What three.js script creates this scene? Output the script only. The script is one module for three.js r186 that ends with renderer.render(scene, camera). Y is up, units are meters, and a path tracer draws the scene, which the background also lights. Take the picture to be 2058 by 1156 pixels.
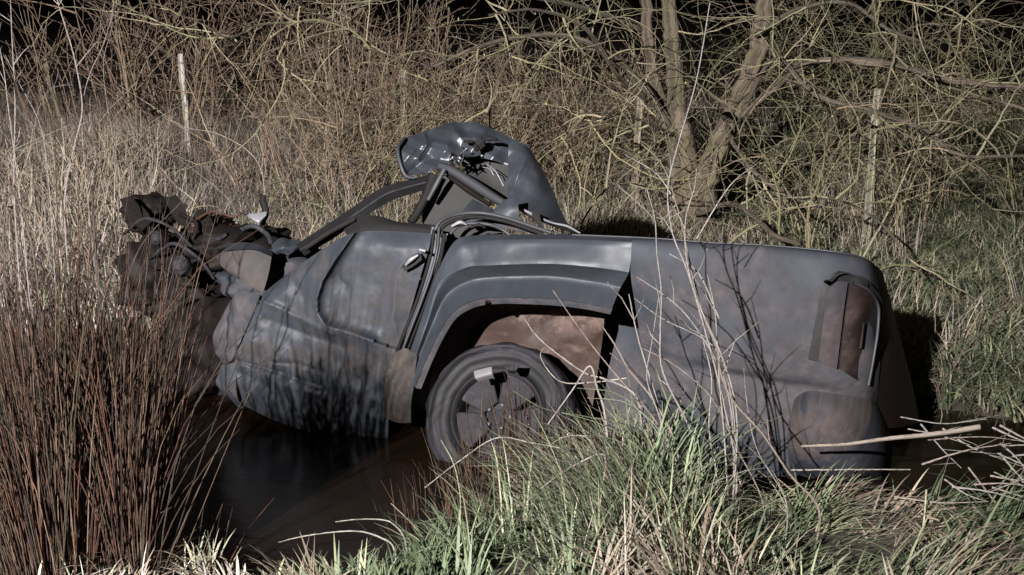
import * as THREE from 'three';
import { mergeVertices } from 'three/addons/utils/BufferGeometryUtils.js';

// ---------------------------------------------------------------- camera, sky, light, exposure
const FOCAL = 2484, PW = 2058, PH = 1156;               // the photograph's size and focal length in its pixels
const EYE = new THREE.Vector3(0, 1.8, 0), PITCH = Math.atan(606 / FOCAL);
const scene = new THREE.Scene();
const camera = new THREE.PerspectiveCamera(2 * Math.atan(PH / 2 / FOCAL) * 180 / Math.PI, PW / PH, 0.05, 400);
camera.position.copy(EYE);
camera.rotation.set(-PITCH, 0, 0);
const renderer = new THREE.WebGLRenderer({ antialias: true });
renderer.setSize(1024, 575);
renderer.toneMapping = THREE.LinearToneMapping;
renderer.toneMappingExposure = 1;
renderer.shadowMap.enabled = true;
{ // night sky with the faint orange-brown glow of far street lamps
  const w = 32, h = 16, a = new Float32Array(w * h * 4);
  for (let i = 0; i < w * h; i++) a.set([0.0045, 0.0026, 0.002, 1], i * 4);
  const t = new THREE.DataTexture(a, w, h, THREE.RGBAFormat, THREE.FloatType);
  t.mapping = THREE.EquirectangularReflectionMapping; t.needsUpdate = true;
  scene.background = t; scene.environment = t;
}
const moon = new THREE.DirectionalLight(0xfff2e2, 0.015);
moon.position.set(-30, 60, 25); moon.castShadow = true;
Object.assign(moon.shadow.camera, { left: -20, right: 20, top: 20, bottom: -20, far: 200 });
scene.add(moon);
const LAMP_AT = new THREE.Vector3(-3.9, 4.7, 5.0), LAMP_AIM = new THREE.Vector3(-1.9, 0.3, -10), LAMP_POWER = 1850;

// ---------------------------------------------------------------- helpers
let seed = 7;
const rnd = () => { seed = (seed * 1664525 + 1013904223) >>> 0; return seed / 4294967296; };
const rr = (a, b) => a + (b - a) * rnd();
const pick = a => a[Math.floor(rnd() * a.length)];
const V = (x, y, z) => new THREE.Vector3(x, y, z);
const clamp = (x, a = 0, b = 1) => Math.min(b, Math.max(a, x));
const smooth = (a, b, x) => { const t = clamp((x - a) / (b - a)); return t * t * (3 - 2 * t); };
const hash = (x, y) => { let n = (Math.imul(x, 374761393) + Math.imul(y, 668265263)) | 0; n = Math.imul(n ^ (n >>> 13), 1274126177); return ((n ^ (n >>> 16)) >>> 0) / 4294967296; };
const vnoise = (x, y, wrap = 0) => {
  const xi = Math.floor(x), yi = Math.floor(y), fx = x - xi, fy = y - yi, w = v => wrap ? ((v % wrap) + wrap) % wrap : v;
  const s = fx * fx * (3 - 2 * fx), t = fy * fy * (3 - 2 * fy);
  const a = hash(w(xi), w(yi)), b = hash(w(xi + 1), w(yi)), c = hash(w(xi), w(yi + 1)), d = hash(w(xi + 1), w(yi + 1));
  return (a + (b - a) * s) * (1 - t) + (c + (d - c) * s) * t;
};
const fbm = (x, y, o = 4, wrap = 0) => { let s = 0, a = 0.5; for (let i = 0; i < o; i++) { s += a * vnoise(x, y, wrap); x *= 2; y *= 2; wrap *= 2; a *= 0.5; } return s / (1 - Math.pow(0.5, o)); };
const CP = Math.cos(PITCH), SP = Math.sin(PITCH);
const rayOf = (px, py) => V((px - PW / 2) / FOCAL, -SP + CP * (PH / 2 - py) / FOCAL, -CP - SP * (PH / 2 - py) / FOCAL);
const at = (px, py, z) => { const r = rayOf(px, py); return EYE.clone().addScaledVector(r, -z / r.z); };     // the place z metres in front of the eye
const names = {};
const numbered = n => { names[n] = (names[n] ?? -1) + 1; return names[n] ? `${n}_${String(names[n]).padStart(3, '0')}` : n; };
const tag = (o, label, category, group, kind) => { Object.assign(o.userData, { label, category }); if (group) o.userData.group = group; if (kind) o.userData.kind = kind; return o; };
const shade = o => { o.traverse(m => { if (m.isMesh) { m.castShadow = m.receiveShadow = true; } }); return o; };
const group = (name, p) => { const g = new THREE.Group(); g.name = numbered(name); g.position.copy(p); scene.add(g); return g; };
const lin = (r, g, b) => [r, g, b];

class Mesher {                      // collects triangles with vertex colours
  constructor() { this.p = []; this.n = []; this.c = []; this.i = []; this.u = []; }
  tube(pts, radii, col, sides = 5, flat = null) {
    const base = this.p.length / 3, N = pts.length;
    let t = pts[1].clone().sub(pts[0]).normalize();
    let a = Math.abs(t.y) < 0.9 ? V(0, 1, 0) : V(1, 0, 0);
    let x = a.clone().cross(t).normalize();
    let len = 0;
    for (let k = 0; k < N; k++) {
      const t2 = pts[Math.min(k + 1, N - 1)].clone().sub(pts[Math.max(k - 1, 0)]).normalize();
      x.addScaledVector(t2, -x.dot(t2)).normalize();
      const y = t2.clone().cross(x);
      const r = typeof radii === 'number' ? radii : radii[k];
      if (k) len += pts[k].distanceTo(pts[k - 1]);
      for (let j = 0; j < sides; j++) {
        const q = j / sides * Math.PI * 2, nx = x.clone().multiplyScalar(Math.cos(q)).addScaledVector(y, Math.sin(q));
        if (flat) nx.addScaledVector(flat, -nx.dot(flat) * .6);
        this.p.push(pts[k].x + nx.x * r, pts[k].y + nx.y * r, pts[k].z + nx.z * r);
        this.n.push(nx.x, nx.y, nx.z); this.c.push(...col); this.u.push(j / sides * 0.3, len);
      }
    }
    for (let k = 0; k < N - 1; k++) for (let j = 0; j < sides; j++) {
      const A = base + k * sides + j, B = base + k * sides + (j + 1) % sides, C = A + sides, D = B + sides;
      this.i.push(A, B, D, A, D, C);
    }
    for (const [k, flip] of [[0, 1], [N - 1, 0]]) {
      const c = base + k * sides;
      for (let j = 1; j < sides - 1; j++) flip ? this.i.push(c, c + j + 1, c + j) : this.i.push(c, c + j, c + j + 1);
    }
  }
  // a grass blade as a narrow folded strip that bends over: lean0 and lean1 are angles from upright at foot and tip
  blade(x, y, z, az, lean0, lean1, len, w, col, segs = 4, twist = 0) {
    const base = this.p.length / 3, dx = Math.cos(az), dz = Math.sin(az);
    let px = x, py = y, pz = z; const st = len / segs;
    for (let k = 0; k <= segs; k++) {
      const f = k / segs, l = lean0 + (lean1 - lean0) * Math.pow(f, 1.3), ww = w * (k === segs ? 0.08 : (1 - 0.55 * f)) * 0.5;
      const sa = az + Math.PI / 2 + twist * f, sx = Math.cos(sa) * ww, sz = Math.sin(sa) * ww;
      const nx = -Math.cos(l) * dx, ny = Math.sin(l), nz = -Math.cos(l) * dz;
      this.p.push(px - sx, py, pz - sz, px + sx, py, pz + sz);
      for (let q = 0; q < 2; q++) { this.n.push(nx, ny, nz); this.c.push(...col); this.u.push(q, f); }
      if (k < segs) { px += Math.sin(l) * dx * st; py += Math.cos(l) * st; pz += Math.sin(l) * dz * st; }
    }
    for (let k = 0; k < segs; k++) { const A = base + k * 2; this.i.push(A, A + 1, A + 3, A, A + 3, A + 2); }
  }
  diamond(p, d, s, w, col) {        // a bud or a small leaf
    const base = this.p.length / 3, side = V(d.z, 0.3, -d.x).normalize(), n = d.clone().cross(side).normalize();
    const q = [p, p.clone().addScaledVector(d, s * 0.45).addScaledVector(side, w), p.clone().addScaledVector(d, s), p.clone().addScaledVector(d, s * 0.45).addScaledVector(side, -w)];
    const top = p.clone().addScaledVector(d, s * 0.45).addScaledVector(n, w * 0.7);
    for (const v of [...q, top]) { this.p.push(v.x, v.y, v.z); this.n.push(n.x, n.y, n.z); this.c.push(...col); this.u.push(0, 0); }
    for (let k = 0; k < 4; k++) this.i.push(base + k, base + (k + 1) % 4, base + 4);
    this.i.push(base, base + 2, base + 1, base, base + 3, base + 2);
  }
  geometry(origin) {
    const g = new THREE.BufferGeometry();
    g.setAttribute('position', new THREE.Float32BufferAttribute(this.p, 3));
    g.setAttribute('normal', new THREE.Float32BufferAttribute(this.n, 3));
    g.setAttribute('color', new THREE.Float32BufferAttribute(this.c, 3));
    g.setAttribute('uv', new THREE.Float32BufferAttribute(this.u, 2));
    g.setIndex(this.i);
    if (origin) g.translate(-origin.x, -origin.y, -origin.z);
    return g;
  }
  mesh(name, mat, parent, origin) { const m = new THREE.Mesh(this.geometry(origin), mat); m.name = name; (parent || scene).add(m); return shade(m); }
}
const curve = (pts, n) => new THREE.CatmullRomCurve3(pts, false, 'centripetal').getPoints(n);
const vary = (c, s) => { const k = 1 + rr(-s, s), h = rr(-s, s) * 0.25; return [c[0] * k * (1 + h), c[1] * k, c[2] * k * (1 - h)]; };

// noise textures ------------------------------------------------------------------------------
function dataTexture(size, f, srgb) {
  const a = new Uint8Array(size * size * 4);
  for (let y = 0; y < size; y++) for (let x = 0; x < size; x++) {
    const c = f(x / size, y / size), o = (y * size + x) * 4;
    for (let k = 0; k < 3; k++) { let v = Array.isArray(c) ? c[k] : c; if (srgb) v = v <= 0.0031308 ? v * 12.92 : 1.055 * Math.pow(v, 1 / 2.4) - 0.055; a[o + k] = clamp(v) * 255; }
    a[o + 3] = 255;
  }
  const t = new THREE.DataTexture(a, size, size);
  if (srgb) t.colorSpace = THREE.SRGBColorSpace;
  t.wrapS = t.wrapT = THREE.RepeatWrapping; t.magFilter = THREE.LinearFilter; t.minFilter = THREE.LinearMipmapLinearFilter; t.generateMipmaps = true; t.needsUpdate = true;
  return t;
}
const mix3 = (a, b, t) => [a[0] + (b[0] - a[0]) * t, a[1] + (b[1] - a[1]) * t, a[2] + (b[2] - a[2]) * t];
const rep = (t, k) => { const c = t.clone(); c.repeat.set(k, k); c.needsUpdate = true; return c; };

// ---------------------------------------------------------------- the lie of the land
const YAW = 18 * Math.PI / 180, ROLL = 9 * Math.PI / 180;
const HUB = at(1008, 850, 4.85);
const RX = Math.cos(YAW), RZ = Math.sin(YAW);
const alongDitch = (x, z) => (x - HUB.x) * RX + (z - HUB.z) * RZ, acrossDitch = (x, z) => -(x - HUB.x) * RZ + (z - HUB.z) * RX;
const EDGE = [[-1.15, 1.95], [-0.85, 1.62], [-0.6, 1.42], [-0.25, 1.32], [0, 1.22], [0.3, 0.92], [0.6, 0.6], [1.0, 0.38], [1.6, 0.1]];
const nearEdge = u => { if (u <= EDGE[0][0]) return EDGE[0][1]; for (let k = 1; k < EDGE.length; k++) if (u < EDGE[k][0]) { const [a, b] = EDGE[k - 1], [c, d] = EDGE[k]; return b + (d - b) * (u - a) / (c - a); } return EDGE[EDGE.length - 1][1]; };
const farEdge = u => -1.3 - 0.12 * Math.sin(u * 2.1);
const FLOOR = -0.36;
function ground(x, z) {
  const u = alongDitch(x, z), q = acrossDitch(x, z), n = fbm(x * 1.3 + 40, z * 1.3 + 70, 3) - 0.5, f = fbm(x * 6 + 9, z * 6 + 5, 3) - 0.5;
  const field = 0.12 * n + 0.05 * f * smooth(60, 20, Math.hypot(x, z));
  const ne = nearEdge(u), fe = farEdge(u);
  const near = smooth(ne - 0.35, ne + 0.12, q), far = 1 - smooth(fe - 0.05, fe + 0.24, q);
  const hump = 0.1 * Math.exp(-(((x - 0.4) / 0.3) ** 2) - (((z + 3.95) / 0.3) ** 2));
  const top = field + hump;
  const heap = .34 * Math.exp(-(((x - .02) / .36) ** 2) - (((z + 4.36) / .2) ** 2));
  return heap * (1 - Math.max(near, far)) + top * Math.max(near, far) + (FLOOR - 0.28 * smooth(.2, -.4, u) * smooth(-.6, .2, q) - .35 * smooth(1.35, 1.75, u) + 0.05 * f) * (1 - Math.max(near, far));
}
const onGround = (px, py) => { const r = rayOf(px, py); let t = 1; for (let k = 0; k < 4000; k++) { const p = EYE.clone().addScaledVector(r, t); if (p.y < ground(p.x, p.z)) return p; t += 0.01; } return at(px, py, 40); };
{
  const xs = [], zs = [];
  for (let i = -60; i <= 60; i++) { const t = i / 60; xs.push(6.0 * t + Math.sign(t) * 190 * Math.pow(Math.abs(t), 7)); }
  for (let i = 0; i <= 150; i++) { const t = i / 150; zs.push(t < 0.12 ? 40 - t / 0.12 * 38 : 2 - (t - 0.12) / 0.88 * 13 - 190 * Math.pow((t - 0.12) / 0.88, 9)); }
  const g = new THREE.PlaneGeometry(1, 1, xs.length - 1, zs.length - 1), p = g.attributes.position, uv = g.attributes.uv;
  for (let j = 0; j < zs.length; j++) for (let i = 0; i < xs.length; i++) { const k = j * xs.length + i; p.setXYZ(k, xs[i], ground(xs[i], zs[j]), zs[j]); uv.setXY(k, xs[i] / 2.5, zs[j] / 2.5); }
  const ix = g.index.array; for (let k = 0; k < ix.length; k += 3) { const a = ix[k + 1]; ix[k + 1] = ix[k + 2]; ix[k + 2] = a; }
  g.computeVertexNormals();
  const map = dataTexture(512, (x, y) => {
    const a = fbm(x * 8, y * 8, 5, 8), b = fbm(x * 40 + 3, y * 40, 3, 40), c = fbm(x * 16 + 5, y * 16 + 2, 4, 16);
    return mix3(mix3([0.014, 0.01, 0.007], [0.042, 0.031, 0.02], b), [0.024, 0.03, 0.013], smooth(0.45, 0.7, a) * c * 1.4);
  }, true);
  const bump = dataTexture(256, (x, y) => fbm(x * 24, y * 24, 5, 24));
  const m = new THREE.Mesh(g, new THREE.MeshStandardMaterial({ map, bumpMap: bump, bumpScale: 0.03, roughness: 0.95, side: THREE.DoubleSide }));
  m.name = 'ground'; m.userData = { label: 'rough field ground with a dark muddy ditch running across it', category: 'ground', kind: 'structure' };
  scene.add(shade(m));
}

{ // black peaty water standing in the ditch
  const g = new THREE.PlaneGeometry(9, 3.4, 60, 24).rotateX(-Math.PI / 2).rotateY(-YAW).translate(HUB.x - RZ * .25 - .4 * RX, -.12, HUB.z + RX * .25 - .4 * RZ);
  const ripple = rep(dataTexture(256, (x, y) => fbm(x * 12, y * 12, 4, 12)), 5);
  const m = new THREE.Mesh(g, new THREE.MeshPhysicalMaterial({ color: new THREE.Color().setRGB(.006, .0035, .002), roughness: .2, specularIntensity: .6, bumpMap: ripple, bumpScale: .0015 }));
  m.name = 'water'; m.userData = { label: 'still black water lying in the bottom of the ditch', category: 'water', kind: 'structure' }; scene.add(shade(m));
}

// ---------------------------------------------------------------- the lamp that lights the scene, on a tripod beside the road
{
  const base = V(LAMP_AT.x, ground(LAMP_AT.x, LAMP_AT.z), LAMP_AT.z), g = group('work_light', base);
  tag(g, 'work light with one round glowing head on a black tripod', 'lamp');
  const black = new THREE.MeshStandardMaterial({ color: 0x151515, roughness: 0.6 }), dir = LAMP_AIM.clone().sub(LAMP_AT).normalize();
  const h = LAMP_AT.y - base.y, hub = V(0, 0.75, 0);
  for (let k = 0; k < 3; k++) { const b = new Mesher(), q = k * 2.094 + 0.4, e = V(Math.cos(q) * 0.6, 0, Math.sin(q) * 0.6); e.y = ground(base.x + e.x, base.z + e.z) - base.y; b.tube([hub, e], 0.014, [1, 1, 1], 8); b.mesh('leg', black, g); }
  const b = new Mesher(); b.tube([V(0, 0.3, 0), V(0, h - 0.14, 0)], [0.018, 0.014], [1, 1, 1], 8); b.mesh('mast', black, g);
  const turn = new THREE.Quaternion().setFromUnitVectors(V(0, 1, 0), dir);
  const head = new THREE.Mesh(new THREE.LatheGeometry([[0, -0.16], [0.06, -0.15], [0.1, -0.06], [0.13, 0], [0.135, 0.0], [0.125, -0.01], [0.0, -0.02]].map(p => new THREE.Vector2(...p)), 32), black);
  head.name = 'lamp_head'; head.position.set(0, h, 0); head.quaternion.copy(turn); g.add(head);
  const face = new THREE.Mesh(new THREE.CircleGeometry(0.115, 32).rotateX(-Math.PI / 2), new THREE.MeshStandardMaterial({ color: 0xffffff, emissive: 0xfbf6f6, emissiveIntensity: 6 }));
  face.name = 'lamp_lens'; face.position.set(0, -0.012, 0); head.add(face);
  shade(g);
  const s = new THREE.SpotLight(0xfbf6f6, LAMP_POWER, 0, 0.62, 0.75, 2);
  s.position.copy(LAMP_AT).addScaledVector(dir, 0.03); s.target.position.copy(LAMP_AIM); s.castShadow = true; s.shadow.radius = 3; s.shadow.mapSize.set(2048, 2048);
  scene.add(s, s.target);
}

// ---------------------------------------------------------------- the wrecked car
// its side is a plane, rear end turned towards the eye and top leaning away; w is the distance out from that plane
const N3 = V(-RZ * Math.cos(ROLL), Math.sin(ROLL), RX * Math.cos(ROLL)), R3 = V(RX, 0, RZ), U3 = N3.clone().cross(R3).normalize();
const side = (px, py, w = 0) => { const r = rayOf(px, py), o = HUB.clone().addScaledVector(N3, w).sub(EYE); return EYE.clone().addScaledVector(r, o.dot(N3) / r.dot(N3)); };
const mud = [0.03, 0.0245, 0.022], dryMud = [0.07, 0.06, 0.055], earth = [0.15, 0.11, 0.096];
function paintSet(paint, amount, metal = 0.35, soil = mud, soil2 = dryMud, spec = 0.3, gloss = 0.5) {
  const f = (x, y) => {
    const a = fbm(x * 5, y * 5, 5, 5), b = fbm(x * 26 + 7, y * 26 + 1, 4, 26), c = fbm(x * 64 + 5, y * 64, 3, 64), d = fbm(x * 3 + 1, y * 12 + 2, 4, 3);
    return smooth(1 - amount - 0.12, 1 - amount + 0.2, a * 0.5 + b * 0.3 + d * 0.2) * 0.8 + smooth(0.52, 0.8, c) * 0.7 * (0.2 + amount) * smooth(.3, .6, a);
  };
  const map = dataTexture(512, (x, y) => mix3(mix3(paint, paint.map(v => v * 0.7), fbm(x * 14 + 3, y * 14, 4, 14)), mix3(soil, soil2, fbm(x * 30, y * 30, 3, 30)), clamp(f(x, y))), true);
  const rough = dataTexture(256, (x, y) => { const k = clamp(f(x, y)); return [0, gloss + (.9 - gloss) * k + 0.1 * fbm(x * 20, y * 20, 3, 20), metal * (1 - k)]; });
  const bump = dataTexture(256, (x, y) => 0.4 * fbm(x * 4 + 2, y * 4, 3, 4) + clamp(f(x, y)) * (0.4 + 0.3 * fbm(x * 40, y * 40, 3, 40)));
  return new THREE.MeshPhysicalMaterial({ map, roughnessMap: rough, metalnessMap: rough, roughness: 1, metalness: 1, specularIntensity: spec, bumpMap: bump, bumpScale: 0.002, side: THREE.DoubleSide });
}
const PAINT = [0.033, 0.038, 0.046];
const paintClean = paintSet(PAINT, 0.2, 0.1, mud, [.05, .045, .043], .5, .42), roofPaint = paintSet(PAINT, 0.1, 0.1, mud, [.06, .056, .058], 1, .32), paintDirty = paintSet(PAINT, 0.46, 0.1, mud, [.055, .048, .045], .4, .46), paintMuddy = paintSet(PAINT, 0.58, 0.05, [.034, .03, .031], [.074, .066, .069], .25, .55), mudMat = paintSet([0.04, 0.026, 0.021], 0.5, 0, [0.09, 0.06, 0.05], earth), blackDirty = paintSet([0.014, 0.014, 0.015], 0.16, 0, [.022, .02, .02], [.04, .035, .033]), rubber = paintSet([0.008, 0.008, 0.009], 0.46, 0, [.024, .022, .029], [.06, .054, .066]);
const wheelTag = new THREE.MeshStandardMaterial({ color: new THREE.Color().setRGB(.11, .105, .11), roughness: .6, side: THREE.DoubleSide }), wheelMud = paintSet([0.012, 0.012, 0.013], 0.5, 0, [.02, .018, .021], [.05, .045, .052], .3, .6);
const darkMat = new THREE.MeshPhysicalMaterial({ color: new THREE.Color().setRGB(0.018, 0.017, 0.017), roughness: 0.95, specularIntensity: 0.1, side: THREE.DoubleSide });  // black rubber and plastic, also kept dark to suggest cab shade
const shadedCloth = new THREE.MeshStandardMaterial({ color: new THREE.Color().setRGB(.026, .025, .025), roughness: 1, side: THREE.DoubleSide });  // dark cloth colour that also holds the shade inside the cab
const trimMat = new THREE.MeshStandardMaterial({ color: new THREE.Color().setRGB(0.045, 0.047, 0.052), roughness: 0.55, metalness: 0.1, side: THREE.DoubleSide });
const brightMat = new THREE.MeshStandardMaterial({ color: new THREE.Color().setRGB(0.25, 0.25, 0.27), roughness: 0.5, metalness: 0.3, side: THREE.DoubleSide });
const CAR_BASE = V(HUB.x, FLOOR, HUB.z);
const car = group('wrecked_car', CAR_BASE);
tag(car, 'crushed blue grey car wreck caked in mud, lying in the ditch', 'car');
const toLine = (x, y, l) => { let best = 1e9, s = 0; for (let k = 0; k < l.length - 1; k++) { const [ax, ay] = l[k], [bx, by] = l[k + 1], dx = bx - ax, dy = by - ay, t = clamp(((x - ax) * dx + (y - ay) * dy) / (dx * dx + dy * dy)), qx = x - ax - dx * t, qy = y - ay - dy * t, d = Math.hypot(qx, qy); if (d < best) { best = d; s = Math.sign(dx * (y - ay) - dy * (x - ax)); } } return [best, s]; };
const ridge = (x, y, l, h, w) => h * Math.exp(-toLine(x, y, l)[0] / (w * .8));
const tri = t => Math.abs(t - Math.floor(t) - .5) * 2;
const crumple = (x, y, a, k = 60) => a * (tri((x * .8 + y * .6) / k + .8 * fbm(x / 80, y / 80, 2)) + .7 * tri((x * -.45 + y * .9) / (k * .8) + .9 * fbm(x / 70 + 9, y / 70, 2)) - .85);
const cr = (a, b, c, d, t) => 0.5 * (2 * b + (c - a) * t + (2 * a - 5 * b + 4 * c - d) * t * t + (3 * b - a - 3 * c + d) * t * t * t);
function crRow(row, n) {
  const out = [], N = row.length;
  for (let k = 0; k < N - 1; k++) for (let s = 0; s < (k === N - 2 ? n + 1 : n); s++) { const A = row[Math.max(k - 1, 0)], B = row[k], C = row[k + 1], D = row[Math.min(k + 2, N - 1)]; out.push(A.map((_, j) => cr(A[j], B[j], C[j], D[j], s / n))); }
  return out;
}
// a bent metal sheet with thickness; rows of [photo x, photo y, w]
function sheet(name, rows, mat, parent = car, { su = 6, sv = 6, relief = null, dents = 0.004, thick = 0.004, straight = false, origin = CAR_BASE } = {}) {
  const wide = rows.map(r => crRow(r.map(p => [p[0], p[1], p[2] ?? 0]), su)), W = wide[0].length;
  const cols = []; for (let i = 0; i < W; i++) { const c = wide.map(r => r[i]); cols.push(straight ? c.flatMap((p, k) => k < c.length - 1 ? Array.from({ length: sv }, (_, s) => p.map((v, j) => v + (c[k + 1][j] - v) * s / sv)) : [p]) : crRow(c, sv)); }
  const H = cols[0].length, P = [], UV = [];
  for (let j = 0; j < H; j++) for (let i = 0; i < W; i++) {
    let [x, y, w] = cols[i][j];
    if (relief) w += relief(x, y);
    w += dents * (fbm(x / 37 + 11, y / 37 + 5, 3) - 0.5) * 2;
    const p = side(x, y, w); P.push(p);
    const d = p.clone().sub(HUB); UV.push(d.dot(R3) / 0.9, d.dot(U3) / 0.9 + d.dot(N3) / 0.9);
  }
  const idx = []; for (let j = 0; j < H - 1; j++) for (let i = 0; i < W - 1; i++) { const a = j * W + i, b = a + 1, c = a + W, d = c + 1; idx.push(a, c, b, b, c, d); }
  const g = new THREE.BufferGeometry();
  g.setAttribute('position', new THREE.Float32BufferAttribute(P.flatMap(p => [p.x - origin.x, p.y - origin.y, p.z - origin.z]), 3));
  g.setIndex(idx); g.computeVertexNormals();
  const pos = Array.from(g.attributes.position.array), nor = Array.from(g.attributes.normal.array), uv = UV.slice(), n = P.length;
  for (let k = 0; k < n; k++) { for (let j = 0; j < 3; j++) pos.push(pos[k * 3 + j] - nor[k * 3 + j] * thick); nor.push(-nor[k * 3], -nor[k * 3 + 1], -nor[k * 3 + 2]); uv.push(uv[k * 2], uv[k * 2 + 1]); }
  const all = idx.slice(); for (let k = 0; k < idx.length; k += 3) all.push(idx[k] + n, idx[k + 2] + n, idx[k + 1] + n);
  const rim = []; for (let i = 0; i < W; i++) rim.push(i); for (let j = 1; j < H; j++) rim.push(j * W + W - 1); for (let i = W - 2; i >= 0; i--) rim.push((H - 1) * W + i); for (let j = H - 2; j > 0; j--) rim.push(j * W);
  for (let k = 0; k < rim.length; k++) { const a = rim[k], b = rim[(k + 1) % rim.length]; all.push(a, b, b + n, a, b + n, a + n); }
  const G = new THREE.BufferGeometry();
  G.setAttribute('position', new THREE.Float32BufferAttribute(pos, 3)); G.setAttribute('normal', new THREE.Float32BufferAttribute(nor, 3)); G.setAttribute('uv', new THREE.Float32BufferAttribute(uv, 2)); G.setIndex(all);
  const m = new THREE.Mesh(G, mat); m.name = name; parent.add(m); return shade(m);
}
function strip(name, pts, r, mat, parent = car, n = 24, sides = 8, flat = true) {    // a tube along [photo x, photo y, w]
  const b = new Mesher(), c = curve(pts.map(p => side(...p)), n);
  b.tube(c, Array.isArray(r) ? c.map((_, k) => { const f = k / n * (r.length - 1), i = Math.min(Math.floor(f), r.length - 2); return r[i] + (r[i + 1] - r[i]) * (f - i); }) : r, [1, 1, 1], sides, flat ? N3 : null);
  return b.mesh(name, mat, parent, CAR_BASE);
}
// rear wing over the wheel: outer edge along the door gap and the body's top, bright swage line, hollow, flare, arch edge
const rA = [[798, 770, -.02], [826, 700, -.01], [852, 625, 0], [880, 545, 0], [915, 484, -.01], [960, 473, -.05], [1020, 471, -.06], [1110, 471, -.06], [1200, 473, -.06], [1272, 477, -.06]];
const rA2 = [[802, 770, 0], [830, 702, .005], [856, 628, .01], [886, 550, .012], [922, 500, .012], [965, 487, .0], [1022, 483, 0], [1110, 482, 0], [1200, 484, 0], [1274, 488, 0]];
const rB = [[808, 772, .01], [836, 708, .015], [858, 642, .02], [884, 568, .022], [938, 537, .034], [985, 533, .04], [1030, 531, .04], [1110, 530, .04], [1195, 537, .036], [1264, 547, .01]];
const rB2 = [[810, 772, .01], [838, 709, .014], [861, 645, .018], [888, 574, .018], [940, 543, .018], [987, 539, .018], [1032, 537, .018], [1110, 536, .018], [1195, 543, .016], [1262, 553, .0]];
const rC = [[816, 774, -.01], [844, 712, -.015], [868, 655, -.02], [899, 594, -.026], [945, 566, -.03], [990, 559, -.045], [1035, 557, -.05], [1110, 557, -.05], [1184, 567, -.045], [1246, 580, -.035]];
const rD = [[834, 778, .03], [856, 722, .035], [880, 672, .04], [910, 626, .045], [954, 602, .048], [998, 597, .048], [1040, 597, .048], [1110, 600, .048], [1172, 608, .045], [1230, 619, .03]];
sheet('rear_wing', [rA, rA2, rB, rB2, rC, rD], paintClean, car, { straight: true, sv: 5, su: 6, dents: 0.008, relief: (x, y) => ridge(x, y, [[955, 490], [960, 520]], -.008, 8) + ridge(x, y, [[1025, 490], [1090, 484]], .008, 8) + ridge(x, y, [[1090, 484], [1110, 525]], -.008, 10) });
sheet('arch_lip', [rD.map(p => [p[0] + 1, p[1] + 2, p[2] - .004]), [[846, 782, .02], [868, 728, .022], [891, 680, .025], [919, 638, .028], [960, 616, .03], [1002, 611, .03], [1044, 611, .03], [1110, 614, .03], [1172, 621, .028], [1226, 632, .01]]], paintMuddy, car, { sv: 3, dents: .003 });
strip('bolt', [[980, 607, .035], [980, 611, .05]], .012, mudMat, car, 2);
// rear side behind the wheel
const sideRows = [
  [[1268, 477, -.05], [1340, 481, -.06], [1430, 488, -.06], [1520, 492, -.06], [1610, 499, -.06], [1690, 508, -.06], [1738, 519, -.1], [1756, 530, -.2]],
  [[1270, 486, .0], [1342, 492, .0], [1432, 500, .0], [1521, 504, .0], [1610, 511, .0], [1690, 521, -.005], [1740, 532, -.06], [1760, 544, -.17]],
  [[1268, 520, .01], [1348, 545, .022], [1436, 560, .025], [1524, 570, .025], [1612, 580, .022], [1690, 592, .01], [1745, 600, -.04], [1768, 604, -.15]],
  [[1268, 556, -.01], [1356, 600, .02], [1440, 625, .028], [1527, 640, .028], [1614, 652, .025], [1692, 660, .012], [1746, 668, -.04], [1770, 672, -.15]],
  [[1276, 610, -.04], [1366, 660, .01], [1444, 690, .026], [1530, 708, .026], [1612, 722, .022], [1690, 730, .01], [1744, 738, -.04], [1768, 742, -.15]],
  [[1288, 680, -.07], [1376, 710, -.0], [1448, 732, .012], [1532, 748, .012], [1610, 760, .008], [1688, 768, 0], [1740, 776, -.05], [1764, 780, -.15]],
  [[1300, 720, -.09], [1382, 740, -.03], [1452, 752, -.028], [1534, 768, -.028], [1608, 780, -.03], [1686, 792, -.03], [1738, 800, -.07], [1762, 804, -.17]],
  [[1312, 780, -.09], [1390, 790, -.02], [1456, 800, -.008], [1536, 810, -.008], [1606, 815, -.01], [1684, 820, -.02], [1736, 826, -.07], [1760, 830, -.17]],
  [[1346, 880, -.12], [1402, 885, -.03], [1462, 890, -.015], [1540, 895, -.015], [1606, 890, -.015], [1682, 880, -.03], [1734, 876, -.08], [1758, 876, -.18]],
  [[1360, 960, -.14], [1414, 960, -.08], [1470, 960, -.06], [1545, 960, -.06], [1606, 955, -.06], [1680, 945, -.08], [1732, 940, -.12], [1756, 940, -.2]]];
sheet('rear_side_panel', sideRows, paintMuddy, car, { sv: 5, su: 5, dents: 0.006 });
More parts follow.
